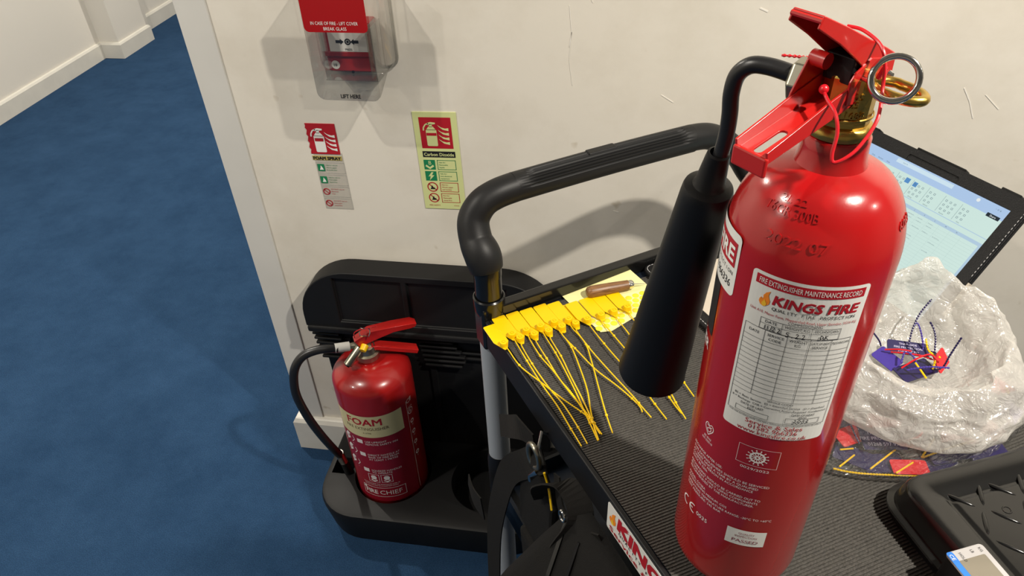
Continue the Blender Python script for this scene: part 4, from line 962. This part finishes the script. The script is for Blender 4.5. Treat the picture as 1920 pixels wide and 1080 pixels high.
# ------------------------------------------------------------------ tablet in its folio, leaning over the right rim
BR = Vector((.3917, .7721, GZ+.006)); yw, tl_ = -.9414, .6556; TWd, THt = .29, .2075
ex = Vector((math.cos(yw), math.sin(yw), 0)); bkv = Vector((-math.sin(yw), math.cos(yw), 0)); up_ = bkv*math.sin(tl_)+Vector((0, 0, 1))*math.cos(tl_); nn_ = ex.cross(up_)
tb = thing('tablet_computer', 'tablet computer showing a spreadsheet, leaning in a black leather folio behind the extinguisher', 'tablet', (0, 0, 0))
MT = Matrix((ex, up_, nn_)).transposed().to_4x4(); MT.translation = BR-ex*TWd; tb.matrix_world = MT
cs = MB().prism(rrect(0, 0, TWd, THt, .009, 5), -.013, -.0030, 'z').build('folio_case', Mleather, tb, smooth=0, bevel=.002)
fo = MB().prism(rrect(.001, .001, TWd-.001, THt-.001, .009, 5), -.002, .0015, 'z'); hole = MB().box(.017, .017, -.01, TWd-.017, THt-.0195, .01)
notch = MB().prism(rrect(.118, THt-.0215, .196, THt-.0105, .003, 3), -.0005, .01, 'z')
carve('f', fo, [hole, notch]).build('folio_frame', Mleather, tb, smooth=0, bevel=.0006)
for (a, b) in ((.018, .058), (.122, .196), (.246, .272)):
    MB().box(a, THt-.004, -.0125, b, THt+.0022, .001).build('retaining_tab', Mblkg, tb, smooth=0, bevel=.001)
MB().box(TWd-.0022, .040, -.011, TWd+.0012, .090, -.0006).build('lining_strip', Msuede, tb, smooth=0, bevel=.0004)['label'] = 'beige perforated lining strip on the edge'
stt = MB()
for i in range(34): y_ = .012+.0054*i; stt.box(TWd-.0022, y_, .0013, TWd-.0017, y_+.0028, .0017) if not .036 < y_ < .094 else None
stt.build('edge_stitching', Mstitch, tb, smooth=0)['kind'] = 'stuff'
def emi(name, col, s_=1.0): return mat(name, (0.0, 0.0, 0.0), .15, emit=col, estr=s_)
SX_, SY_ = .0175, .0175; SW, SH_ = TWd-.035, THt-.037
scr = MB().box(.0150, .0150, -.0028, TWd-.0150, THt-.0175, -.0010).build('screen', emi('screen_white', (.62, .80, .74)), tb, smooth=0)
pm = lambda d: (lambda x, y: (SX_+x, SY_+y, -.0010+d))
Ink(pm(.0002), 0).rect(0, SH_-.0155, SW, SH_).build('title_bar', emi('screen_blue', (.42, .58, .82)), scr, smooth=0)
Ink(pm(.0004), 0).rect(.090, SH_-.0075, .178, SH_-.0020).build('search_box', emi('screen_pale', (.62, .78, .88)), scr, smooth=0)
g = Ink(pm(.0002), 0); g.rect(0, SH_-.0545, SW, SH_-.0500); g.rect(0, SH_-.0435, SW, SH_-.0425); g.rect(SW-.0035, 0, SW, SH_-.0545); g.build('column_header', emi('screen_header', (.44, .60, .74)), scr, smooth=0)
g = Ink(pm(.0003), 0)
for i in range(24): g.rect(0, SH_-.0595-.0042*i, SW-.004, SH_-.0593-.0042*i)
for i in range(15): g.rect(.016*i+.004, .004, .0163*i+.004 if False else .016*i+.0042, SH_-.0545)
g.build('cell_lines', emi('screen_grid', (.46, .62, .58)), scr, smooth=0)
rg = random.Random(5); g = Ink(pm(.0004), 0)
for i in range(24):
    yq = SH_-.0588-.0042*i+.0012
    if i > 22: continue
    for c_ in range(14):
        if c_ in (2, 5) or c_ > 12 or (c_ > 9 and (i > 8 or rg.random() < .55)): continue
        wv = rg.uniform(.003, .0075) if c_ < 9 else rg.uniform(.006, .012); x0 = .016*c_+.006
        g.text(''.join(rg.choice('acenorsuvx0127') for _ in range(int(wv/.0010))), x0, yq-.0010, .0011, w=wv, align='l')
for i, t_ in enumerate('ABCDEFGHIJKLMN'): g.text(t_, .012+.016*i, SH_-.0522, .0018)
for x0, t_ in ((.004, 'File'), (.016, 'Home'), (.028, 'Insert'), (.041, 'Page'), (.053, 'Data'), (.064, 'Review'), (.078, 'View')): g.text(t_, x0, SH_-.0125, .0020, align='l')
g.text('Search', .100, SH_-.0047, .0020, align='l'); g.text('stock list - saved to this PC', .012, SH_-.0048, .0019, align='l')
for k in range(9):
    x0 = .010+.0245*k
    for r_ in range(3):
        for c_ in range(2+(k % 2)): g.frame(x0+.0062*c_, SH_-.0245-.0062*r_, x0+.0026+.0062*c_, SH_-.0220-.0062*r_, .0004)
    g.text(('Font', 'Align', 'Number', 'Styles', 'Cells', 'Editing', 'Add-ins', 'Review', 'View')[k], x0+.006, SH_-.0405, .0016)
    g.rect(x0-.0032, SH_-.041, x0-.0029, SH_-.018)
g.text('- o x', SW-.012, SH_-.0048, .0028)
g.build('screen_text', emi('screen_ink', (.10, .15, .20)), scr, smooth=0)
g = Ink(pm(.0004), 0); g.rect(.118, SH_-.0265, .125, SH_-.0195); g.rect(.131, SH_-.0265, .137, SH_-.0200); g.build('blue_buttons', emi('screen_button_blue', (.10, .28, .58)), scr, smooth=0)
g = Ink(pm(.0004), 0); g.rect(SW-.021, SH_-.0178, SW-.004, SH_-.0128); g.build('share_button', emi('screen_black', (.01, .02, .03)), scr, smooth=0)
g = Ink(pm(.0006), 0); g.text('Share', SW-.0125, SH_-.0153, .0026, bold=.03); g.disc(SW-.040, SH_-.0050, .0024, 14); g.build('share_lettering', emi('screen_bright', (.8, .85, .85)), scr, smooth=0)
# folio flap lying flat in the tray
fp_ = tb
flp = MB().prism([(a, -b) for a, b in rrect(.252, .0075, .478, .292, .014, 6)], 0, .0075, 'z')
MTi = MT.inverted(); MW = Matrix.Translation((O.x, O.y, GZ+.0002)) @ Matrix.Rotation(rotT, 4, 'Z'); ML_ = MTi @ MW
flap = flp.build('folio_flap', Mleather, tb, smooth=0, bevel=.0025, matrix=ML_)
MB().prism([(a, -b) for a, b in rrect(.2700, .046, .465, .262, .004, 4)], .0076, .0084, 'z').build('flap_lining', Msuede, flap, smooth=0)['label'] = 'beige flap lining'
stt = MB()
for i in range(48): stt.box(.2560, -.022-.0053*i-.0034, .0074, .2566, -.022-.0053*i, .0079)
for i in range(38): stt.box(.268+.0053*i, -.0118, .0074, .268+.0053*i+.0034, -.0112, .0079)
for i in range(4):
    a = PI/2*(i+.5)/4; q = Matrix.Translation((.2665-.0100*math.cos(a), -.0215+.0100*math.sin(a), .0076)) @ Matrix.Rotation(PI/2-a, 4, 'Z'); stt.box(-.0017, -.0003, -.0002, .0017, .0003, .0003, q)
stt.build('flap_stitching', Mstitch, flap, smooth=0)['kind'] = 'stuff'

# ------------------------------------------------------------------ bags of seals
def catm(keys, t):
    n = len(keys)-1; x = t*n; i = min(n-1, int(x)); k = x-i
    g = lambda j: keys[max(0, min(n, j))]
    return tuple(.5*(2*b+(-a+c)*k+(2*a-5*b+4*c-d)*k*k+(-a+3*b-3*c+d)*k**3) for a, b, c, d in zip(g(i-1), g(i), g(i+1), g(i+2)))
def bag_open():
    NU, NV = 280, 130; v = []
    for j in range(NV):
        t = j/(NV-1)
        for i in range(NU):
            a = 2*PI*i/NU; b = math.sin(a); bp_ = max(0, b); cs_ = math.cos(a)
            zr = .078+.052*bp_**.9*(1+.10*cs_)+.018*max(0, cs_)+.010*max(0, -cs_)
            peak = .012*math.exp(-((a-1.40)/.20)**2)-.008*math.exp(-((a-.95)/.25)**2)
            zr += peak
            keys = [(.0, .026), (.55, .024), (.88, .026), (1.0, .036), (1.02, .052), (.99, .050+.25*(zr-.05)), (.93, .05+.62*(zr-.05)), (.82-.06*bp_, zr-.004), (.75-.03*bp_, zr+.001), (.66, zr-.008), (.56, .068+.35*(zr-.068)), (.50, .066), (.42, .058), (.22, .052), (.0, .052)]
            r, z = catm(keys, t)
            sh = .030*min(1, max(0, (z-.03)/.07))
            Rx, Ry = .106, .090
            x, y = Rx*r*math.cos(a), Ry*r*math.sin(a)+sh*(1 if t > .35 else t/.35)
            w_ = min(1, r*1.6)*(.35+.65*min(1, t*2.2))
            P = Vector((x*16, y*16, z*22))
            Q = Vector((math.cos(a)*2.0, math.sin(a)*2.0, z*42))
            def rdg(v_, k_): q_ = noise.voronoi(v_)[0]; return max(0, 1-(q_[1]-q_[0])*k_)
            d = (abs(noise.noise(P*.7+Vector((3, 1, 0))))-.22)*.010*w_+rdg(P*.55, 3.5)*.0045*w_+rdg(Q*.9+Vector((2, 2, 0)), 4)*.0030*w_+rdg(P*1.5, 4)*.0018*w_+(noise.noise(Q*2.3))*.0022*w_
            fold = .0045*math.sin(a*9+4*noise.noise(Vector((a*2, z*20, 1))))*math.sin(PI*min(1, t*1.2))*w_
            k = 1+(d+fold)/max(.03, math.hypot(x, y)) if r > .05 else 1
            v.append((x*k, y*k, z+d*.5*(1 if z > .035 else 0)))
    f = [(j*NU+i, j*NU+(i+1) % NU, (j+1)*NU+(i+1) % NU, (j+1)*NU+i) for j in range(NV-1) for i in range(NU)]
    m = MB(); m.add(v, f); return m
wb = thing('polythene_bag', 'crumpled milky white plastic bag, open at the top, with coloured seals inside', 'bag', (.345, .650, MZ))
bag_open().build('bag_film', Mbag, wb, smooth=180)
def bag_low():
    out = [(.225, .575), (.233, .545), (.262, .538), (.300, .538), (.350, .545), (.405, .575), (.445, .612), (.478, .650), (.500, .700), (.498, .742), (.455, .765), (.400, .760), (.330, .715), (.262, .665), (.228, .625)]
    cx, cy = .365, .645; B = smoothpath([(a-cx, b-cy, 0) for a, b in out], 14, closed=True); NU = len(B); NV = 40; v = []
    for j in range(NV):
        q = j/(NV-1)                      # 0..1 : underside centre -> rim -> top centre
        rho = q/.35 if q < .35 else (1-q)/.65
        for p in B:
            x, y = p.x*rho, p.y*rho
            if q < .35: z = .0012
            else:
                h = .031*(1-rho**5)
                P = Vector((x*18, y*18, 2)); h += ((.3-abs(noise.noise(P)))*.022+(.25-abs(noise.noise(P*2.6)))*.016+(.25-abs(noise.noise(P*6)))*.007)*(1-rho**6)
                z = .0016+max(.0, h)
            v.append((x, y, z))
    f = [(j*NU+i, j*NU+(i+1) % NU, (j+1)*NU+(i+1) % NU, (j+1)*NU+i) for j in range(NV-1) for i in range(NU)]
    m = MB(); m.add(v, f); return m
lb = thing('polythene_bag', 'flat clear plastic bag packed with seals, lying under the white bag', 'bag', (.365, .645, MZ))
bag_low().build('bag_film', Mbagc, lb, smooth=180)
# individual seals inside the bags
def seal(label, group, m, card=None, tails=(), txt=None, zoff=0, cardm=None):
    """card = (centre, yaw, tilt about its long axis, length, width); tails = list of (points, beaded)"""
    base = Vector(card[0]) if card else Vector(tails[0][0][0])
    s_ = thing('security_seal', label, 'seal', base, 0, group)
    if card:
        c, yw_, ti, ln2, wd2 = card; Mx = Matrix.Rotation(yw_, 4, 'Z') @ Matrix.Rotation(ti, 4, 'X')
        k = MB().prism(rrect(-ln2/2, -wd2/2, ln2/2, wd2/2, .0025, 3, (1, 0, 1, 1)), -.0006, .0006, 'z', Mx).build('tag', cardm or m, s_, smooth=0)
        if txt:
            I = Ink(lambda x, y: tuple(Mx @ Vector((x, y, .0008))), 0)
            for i, t_ in enumerate(txt): I.text(t_, 0, wd2*(.26-.26*i), wd2*.15, bold=.01)
            I.build('tag_lettering', mat('pale_print', (.55, .52, .70), .5), k, smooth=0)
    for pts, bd_ in tails:
        P, rr = beads([tuple(Vector(p)-base) for p in pts], .0006, .0014, .0030, sub=3) if bd_ else ([Vector(p)-base for p in smoothpath(pts, 6)], .0010)
        MB().tube(P, rr, 6).build('tail', m, s_)
    return s_
G1 = 'coloured seals sticking out of the open white bag'; G2 = 'coloured seals packed in the clear bag'
ly = ('THAMESIDE', 'FIRE PROTECTION', '01268 597 999')
seal('dark violet printed tag lying across the mouth of the white bag', G1, Mnavyt, ((.3330, .6755, .938), -.10, .35, .044, .017), [([(.3550, .673, .938), (.3600, .668, .940), (.3640, .660, .938)], 0)], ly)
seal('red tag standing at the right of the white bag mouth', G1, Mredpl, ((.3640, .6590, .938), .95, .9, .026, .020), [([(.3115, .6647, .940), (.3256, .6598, .944), (.3418, .6573, .944), (.3528, .6547, .942)], 1)])
seal('violet seal tail sticking up at the left of the white bag mouth', G1, Mnavyt, None, [([(.3030, .674, .940), (.2984, .673, .949), (.286, .6729, .964), (.2759, .6744, .976)], 0)])
seal('longest violet beaded tail, standing tallest out of the white bag', G1, Mnavyt, None, [([(.3320, .6720, .935), (.3331, .6785, .946), (.3356, .6871, .959), (.342, .6978, .972), (.3531, .7078, .986)], 1)])
seal('light purple beaded tail bent over beside the tallest tail', G1, Mpurp, None, [([(.3490, .6740, .938), (.3472, .6791, .947), (.3444, .6869, .956), (.3407, .6925, .962), (.3369, .69, .959)], 1)])
seal('curved violet beaded tail at the back right of the bag mouth', G1, Mnavyt, None, [([(.3556, .6590, .940), (.3556, .6645, .949), (.3558, .6739, .959), (.3534, .6811, .966), (.349, .6837, .972)], 1)])
seal('violet tail slanting up at the right front of the bag mouth', G1, Mnavyt, None, [([(.3500, .6400, .938), (.3591, .6418, .944), (.3614, .6432, .959), (.3653, .6466, .972), (.3681, .6487, .982)], 1)])
seal('yellow beaded tail standing behind the violet tag in the white bag', G1, Myel, None, [([(.3620, .6590, .942), (.3545, .661, .944), (.3481, .6636, .949), (.3447, .6699, .959)], 1)])
seal('short yellow tail tip at the front of the white bag mouth', G1, Myel, None, [([(.340, .628, .938), (.334, .6338, .944), (.3286, .6398, .949)], 0)])
seal('short yellow beaded stub beside the red tag in the white bag', G1, Myel, None, [([(.3484, .6389, .942), (.3490, .6423, .952)], 1)])
seal('red looped tail tangled below the violet tag in the white bag', G1, Mredpl, None, [([(.3172, .6403, .939), (.3327, .647, .949), (.3486, .6549, .949), (.3565, .6483, .944)], 0), ([(.306, .668, .940), (.318, .662, .947), (.332, .664, .944)], 0)])
seal('purple beaded tail curled in the middle of the white bag mouth', G1, Mpurp, None, [([(.3177, .6458, .942), (.3222, .6562, .949), (.329, .65, .949), (.3326, .6412, .944)], 1), ([(.3204, .6343, .942), (.3403, .6344, .949), (.3641, .6387, .946)], 1)])
seal('plain dark violet tag lying deepest in the white bag', G1, Mnavyt, ((.3350, .6460, .932), .5, .1, .045, .022))
seal('purple tag edge at the left of the white bag mouth', G1, Mpurp, ((.3080, .6600, .934), -1.0, .4, .030, .018))
seal('violet printed tag in the clear bag, lettering facing up', G2, Mnavyt, ((.3000, .5860, .8815), .12, .15, .046, .028), (), ly)
seal('red tag in the clear bag, beside the tall extinguisher', G2, Mredpl, ((.2660, .5880, .879), .5, .1, .030, .022), [([(.2713, .6000, .884), (.2725, .6100, .886), (.268, .618, .886)], 0)])
seal('dark violet tag in the clear bag, tucked behind the tall extinguisher', G2, Mnavyt, ((.2520, .6000, .880), 1.2, .2, .034, .022), [([(.2678, .6135, .884), (.2698, .5896, .885), (.2744, .5767, .880)], 1)])
seal('red tag at the front of the clear bag', G2, Mredpl, ((.3230, .5560, .8735), .10, .1, .038, .018))
seal('red seal at the right end of the clear bag', G2, Mredpl, ((.4220, .6130, .880), .8, .2, .024, .018), [([(.3233, .5831, .886), (.3345, .5866, .888), (.3417, .5942, .888)], 0)])
seal('violet tag in the clear bag, nearest the scale', G2, Mnavyt, ((.3680, .5800, .8765), .35, .1, .050, .024))
seal('purple seal at the far right of the clear bag', G2, Mpurp, ((.4480, .6400, .884), .9, .2, .030, .020), [([(.40, .592, .884), (.42, .605, .888), (.44, .622, .888)], 1)])
seal('plain violet tag in the clear bag, right of the printed one', G2, Mnavyt, ((.3420, .5980, .880), -.4, .1, .040, .026))
LB_ = ['violet tag buried in the clear bag, directly behind the printed violet tag', 'red tag buried in the clear bag, under the middle of the white bag', 'violet tag in the lower layer, between the front red tag and the scale', 'red tag in the lower layer, under the front of the white bag', 'violet tag in the lower layer, touching the far corner of the scale',
       'violet tag in the lower layer at the left front corner of the clear bag', 'violet tag in the lower layer, left of the front red tag', 'violet tag in the lower layer, under the right of the white bag', 'violet tag in the lower layer at the back right of the clear bag', 'red tag in the lower layer at the back right of the clear bag']
for i, (x_, y_, yw_, m_) in enumerate(((.2850, .6130, .9, 0), (.3150, .6150, -.3, 1), (.3520, .5680, .6, 0), (.3900, .5980, -.2, 1), (.4120, .5900, .3, 0), (.2700, .5650, -.4, 0), (.2980, .5610, .2, 0), (.4300, .6350, 1.2, 0), (.4600, .6700, .4, 0), (.4680, .7000, 1.1, 1))):
    seal(LB_[i], G2, (Mnavyt, Mredpl)[m_], ((x_, y_, .8700+.0008*(i % 3)), yw_, .05, .044, .024))
seal('long yellow tail along the front edge of the clear bag', G2, Myel, None, [([(.2447, .5482, .8685), (.264, .5450, .8690), (.2914, .5449, .8700), (.3358, .5489, .870)], 1)])
for i, (pts, lb_) in enumerate(((((.2496, .5471, .874), (.2677, .5637, .876)), 'short yellow tail at the left front corner of the clear bag'), (((.2814, .5482, .874), (.3123, .5749, .879)), 'yellow tail below the printed violet tag in the clear bag'), (((.3067, .5458, .874), (.327, .561, .876)), 'yellow tail lying over the front red tag'),
        (((.3361, .5662, .879), (.3543, .591, .884)), 'yellow beaded tail pointing back under the white bag'), (((.3373, .5664, .879), (.3673, .5808, .882), (.3946, .593, .884)), 'yellow beaded tail running towards the right of the clear bag'), (((.4545, .6764, .888), (.4553, .6685, .886)), 'yellow tail end at the back right of the clear bag'), (((.2546, .5711, .874), (.2692, .5745, .874)), 'yellow tail stub at the left of the clear bag'))):
    seal(lb_, G2, Myel, None, [(pts, i in (3, 4))])

# ------------------------------------------------------------------ weighing scale at the near right
scl = thing('weighing_scale', 'black weighing scale with an embossed steel platform and silver display, on the mat', 'scale', TP(.247, .466, GZ), rotT-math.radians(11))
def loft(levels, X1=.250, Y1=.300, R=.022, top=True):
    rings = []
    for ins, z in levels:
        rings.append([(a, -b, z) for a, b in rrect(ins, ins, X1-ins, Y1-ins, max(.003, R-ins*.7), 7)])
    n = len(rings[0]); m = MB(); f = [(j*n+i, j*n+(i+1) % n, (j+1)*n+(i+1) % n, (j+1)*n+i) for j in range(len(rings)-1) for i in range(n)]
    f.append(tuple(range(n))); f.append(tuple((len(rings)-1)*n+i for i in range(n)))
    return m.add([p for r in rings for p in r], f)
loft([(-.002, .0), (-.004, .004), (-.004, .010), (-.001, .012), (.004, .012)]).build('base', Mblk, scl, smooth=35)
pl = loft([(-.006, .013), (-.0085, .0145), (-.0085, .0175), (-.0055, .0185), (-.003, .0190), (.0015, .040), (.0035, .0440), (.0065, .0455), (.012, .0458), (.030, .0425), (.0335, .0400), (.0365, .0400), (.0385, .0415), (.041, .0418)]).build('platform', Mplat, scl, smooth=50)
rid = None
for r_ in range(9):
    for c_ in range(9):
        xr = .045+.0233*c_+.0040*r_; yr = .0385+.0280*r_
        if xr > .205 or yr > .262 or (xr < .048 and yr > .085) or (abs(xr-.078) < .006 and abs(yr-.060) < .005): continue
        A_ = ((r_+c_) % 2 == 0)
        if rid is None:
            m = MB(); P = [Vector((-.0130+.0026*i, 0, 0)) for i in range(11)]
            m.tube(P, [max(.0002, .0023*math.sin(PI*i/10)**.4) for i in range(11)], 10, flat=(1, .75)); rid = m.build('embossed_ridge', Mplat, pl); o = rid
        else: o = rid.copy(); C.objects.link(o)
        o.location = (xr, -yr, .0418); o.rotation_euler = (0, 0, math.radians(-50 if A_ else -121))
MB().lathe([(.0030, 0), (.0034, .0006), (.0042, .0006), (.0046, 0)], 20, Matrix.Translation((.079, -.060, .0418)), cap=False).build('rivet', Mplat, pl)
dp = MB().prism([(a, -b) for a, b in rrect(-.013, .0850, .0255, .250, .004, 5)], .0450, .0475, 'z').build('display_panel', Msilver, scl, smooth=0, bevel=.0009)
MB().prism([(a, -b) for a, b in rrect(-.0125, .0855, .0250, .2495, .004, 5)], .012, .0449, 'z').build('display_housing', Mblk, scl, smooth=0)
MB().prism([(a, -b) for a, b in rrect(-.0070, .0955, .0200, .170, .0015, 4)], .0476, .0480, 'z').build('display_window', Mlcd, dp, smooth=0)
MB().prism([(a, -b) for a, b in rrect(-.0128, .0855, -.0065, .200, .002, 4)], .0477, .0479, 'z').build('blue_sticker', Mblue, dp, smooth=0)
I = Ink(lambda x, y: (x, -y, .0482), 0)
for t_, x0, y0 in (('KG', .0185, 0), ('LB', .0100, 0), ('HOLD', -.0020, 0)):
    vv2, ff2 = text2d(t_, 0); k = .0024/.7; I.put([(x0+b*k, .0885+a*k) for a, b in vv2], ff2)
I.build('display_lettering', Mink, dp, smooth=0)
I = Ink(lambda x, y: (x, -y, .0482), 0); vv2, ff2 = text2d('CE', .05); I.put([(-.0118+b*.0050, .0880+a*.0050) for a, b in vv2], ff2); I.build('sticker_lettering', Mwhite, dp, smooth=0)

# ------------------------------------------------------------------ black tool bag hanging on the side of the trolley
bg = thing('tool_bag', 'black canvas tool bag with wide straps hanging on the near side of the trolley', 'bag', (O.x, O.y, 0), rotT)
def bagbody():
    rings = []
    for z, u0, u1, v0, v1 in ((.400, -.150, -.004, .225, .60), (.43, -.160, -.004, .215, .61), (.56, -.145, -.003, .225, .60), (.66, -.110, -.003, .240, .57), (.74, -.070, -.003, .262, .54), (.790, -.034, -.003, .278, .50), (.803, -.020, -.003, .284, .49)):
        rings.append([(a+.003*noise.noise(Vector((a*20, b*20, z*12))), -b-.004*noise.noise(Vector((b*18, z*14, a*9))), z+.003*noise.noise(Vector((a*30, b*30, z)))) for a, b in rrect(u0, v0, u1, v1, min(.03, (u1-u0)*.48), 5)])
    n = len(rings[0]); m = MB(); m.add([p for r in rings for p in r], [(j*n+i, j*n+(i+1) % n, (j+1)*n+(i+1) % n, (j+1)*n+i) for j in range(len(rings)-1) for i in range(n)]+[tuple(range(n)), tuple((len(rings)-1)*n+i for i in range(n))]); return m
bagbody().build('bag_body', Mcanvas, bg, smooth=60)
MB().prism([(.135, .600), (.232, .585), (.240, .735), (.200, .775), (.150, .765)], -.022, -.008, 'x', Matrix.Scale(-1, 4, (0, 1, 0))).build('side_pocket', Mcanvas, bg, smooth=0, bevel=.006)
MB().prism([(.16, .50), (.25, .50), (.25, .59), (.15, .60)], -.030, -.006, 'x', Matrix.Scale(-1, 4, (0, 1, 0))).build('lower_pocket', Mcanvas, bg, smooth=0, bevel=.008)
def sp(l): return [tuple(p) for p in smoothpath(l, 6)]
MB().ribbon(sp([(-.012, -.200, .795), (-.022, -.170, .755), (-.028, -.125, .690), (-.032, -.093, .597), (-.033, -.064, .490), (-.033, -.047, .380), (-.033, -.037, .270), (-.032, -.035, .19)]), (.12, -1, .45), .040, .0022).build('shoulder_strap', Mcanvas2, bg, smooth=0)
MB().ribbon(sp([(-.014, -.180, .800), (-.016, -.140, .790), (-.010, -.090, .740), (-.006, -.050, .700)]), (0, -.6, 1), .032, .0022).build('strap_tail', Mcanvas2, bg, smooth=0)
MB().ribbon(sp([(-.036, -.020, .475), (-.038, .015, .470), (-.034, .045, .478)]), (0, 0, 1), .050, .0022).build('strap_end', Mcanvas2, bg, smooth=0)
MB().ribbon(sp([(-.018, -.215, .735), (-.030, -.235, .790), (-.012, -.262, .812), (-.016, -.300, .800), (-.040, -.300, .760), (-.060, -.292, .700)]), (.9, -.3, 0), .030, .0022).build('grab_handle', Mcanvas2, bg, smooth=0)
MB().ribbon(sp([(-.012, -.235, .800), (-.020, -.262, .770), (-.020, -.300, .775), (-.010, -.340, .800)]), (0, -.35, 1), .026, .0022).build('grab_handle', Mcanvas2, bg, smooth=0)
zp = MB(); zz = sp([(-.030, -.292, .792), (-.075, -.322, .735), (-.118, -.345, .655), (-.150, -.365, .56), (-.160, -.375, .44)])
zp.ribbon(zz, (0, -1, .2), .006, .003); zp.build('zip', Mblkg, bg, smooth=0)
MB().tube([(a-.001, b-.03, c) for a, b, c in zz], .0020, 6).build('piping', Mblk, bg)
MB().tube(sp([(-.024, -.225, .800), (-.022, -.232, .778), (-.026, -.248, .755)]), .0016, 6).build('yellow_cord', Myel, bg)['label'] = 'short yellow cord'
MB().tube([Vector((-.034, -.288, .800))+Vector((0, -.006*math.cos(t), .008*math.sin(t))) for t in [2*PI*i/14 for i in range(14)]], .0015, 6, closed=True).build('zip_pull', Mchr, bg)
kb = []
for i in range(26):
    a = 2*PI*i/26; kb.append((-.022-.004*math.sin(a), -.193-.0150*math.cos(a)-.010*math.sin(a), .795+.030*math.sin(a)))
hk = thing('carabiner', 'small metal carabiner clip holding the black strap to the trolley', 'clip', (O.x, O.y, 0), rotT)
MB().tube(kb, .0036, 10, closed=True).build('clip_body', Mnut, hk)
MB().tube([(-.022, -.206, .822), (-.012, -.196, .838), (-.002, -.190, .824)], .0022, 8).build('hook', Mchr, hk)
MB().tube([(-.020, -.200, .772), (-.024, -.184, .748), (-.020, -.178, .730)], [.0045, .0032, .0040], 10).build('swivel_eye', Mchr, hk)
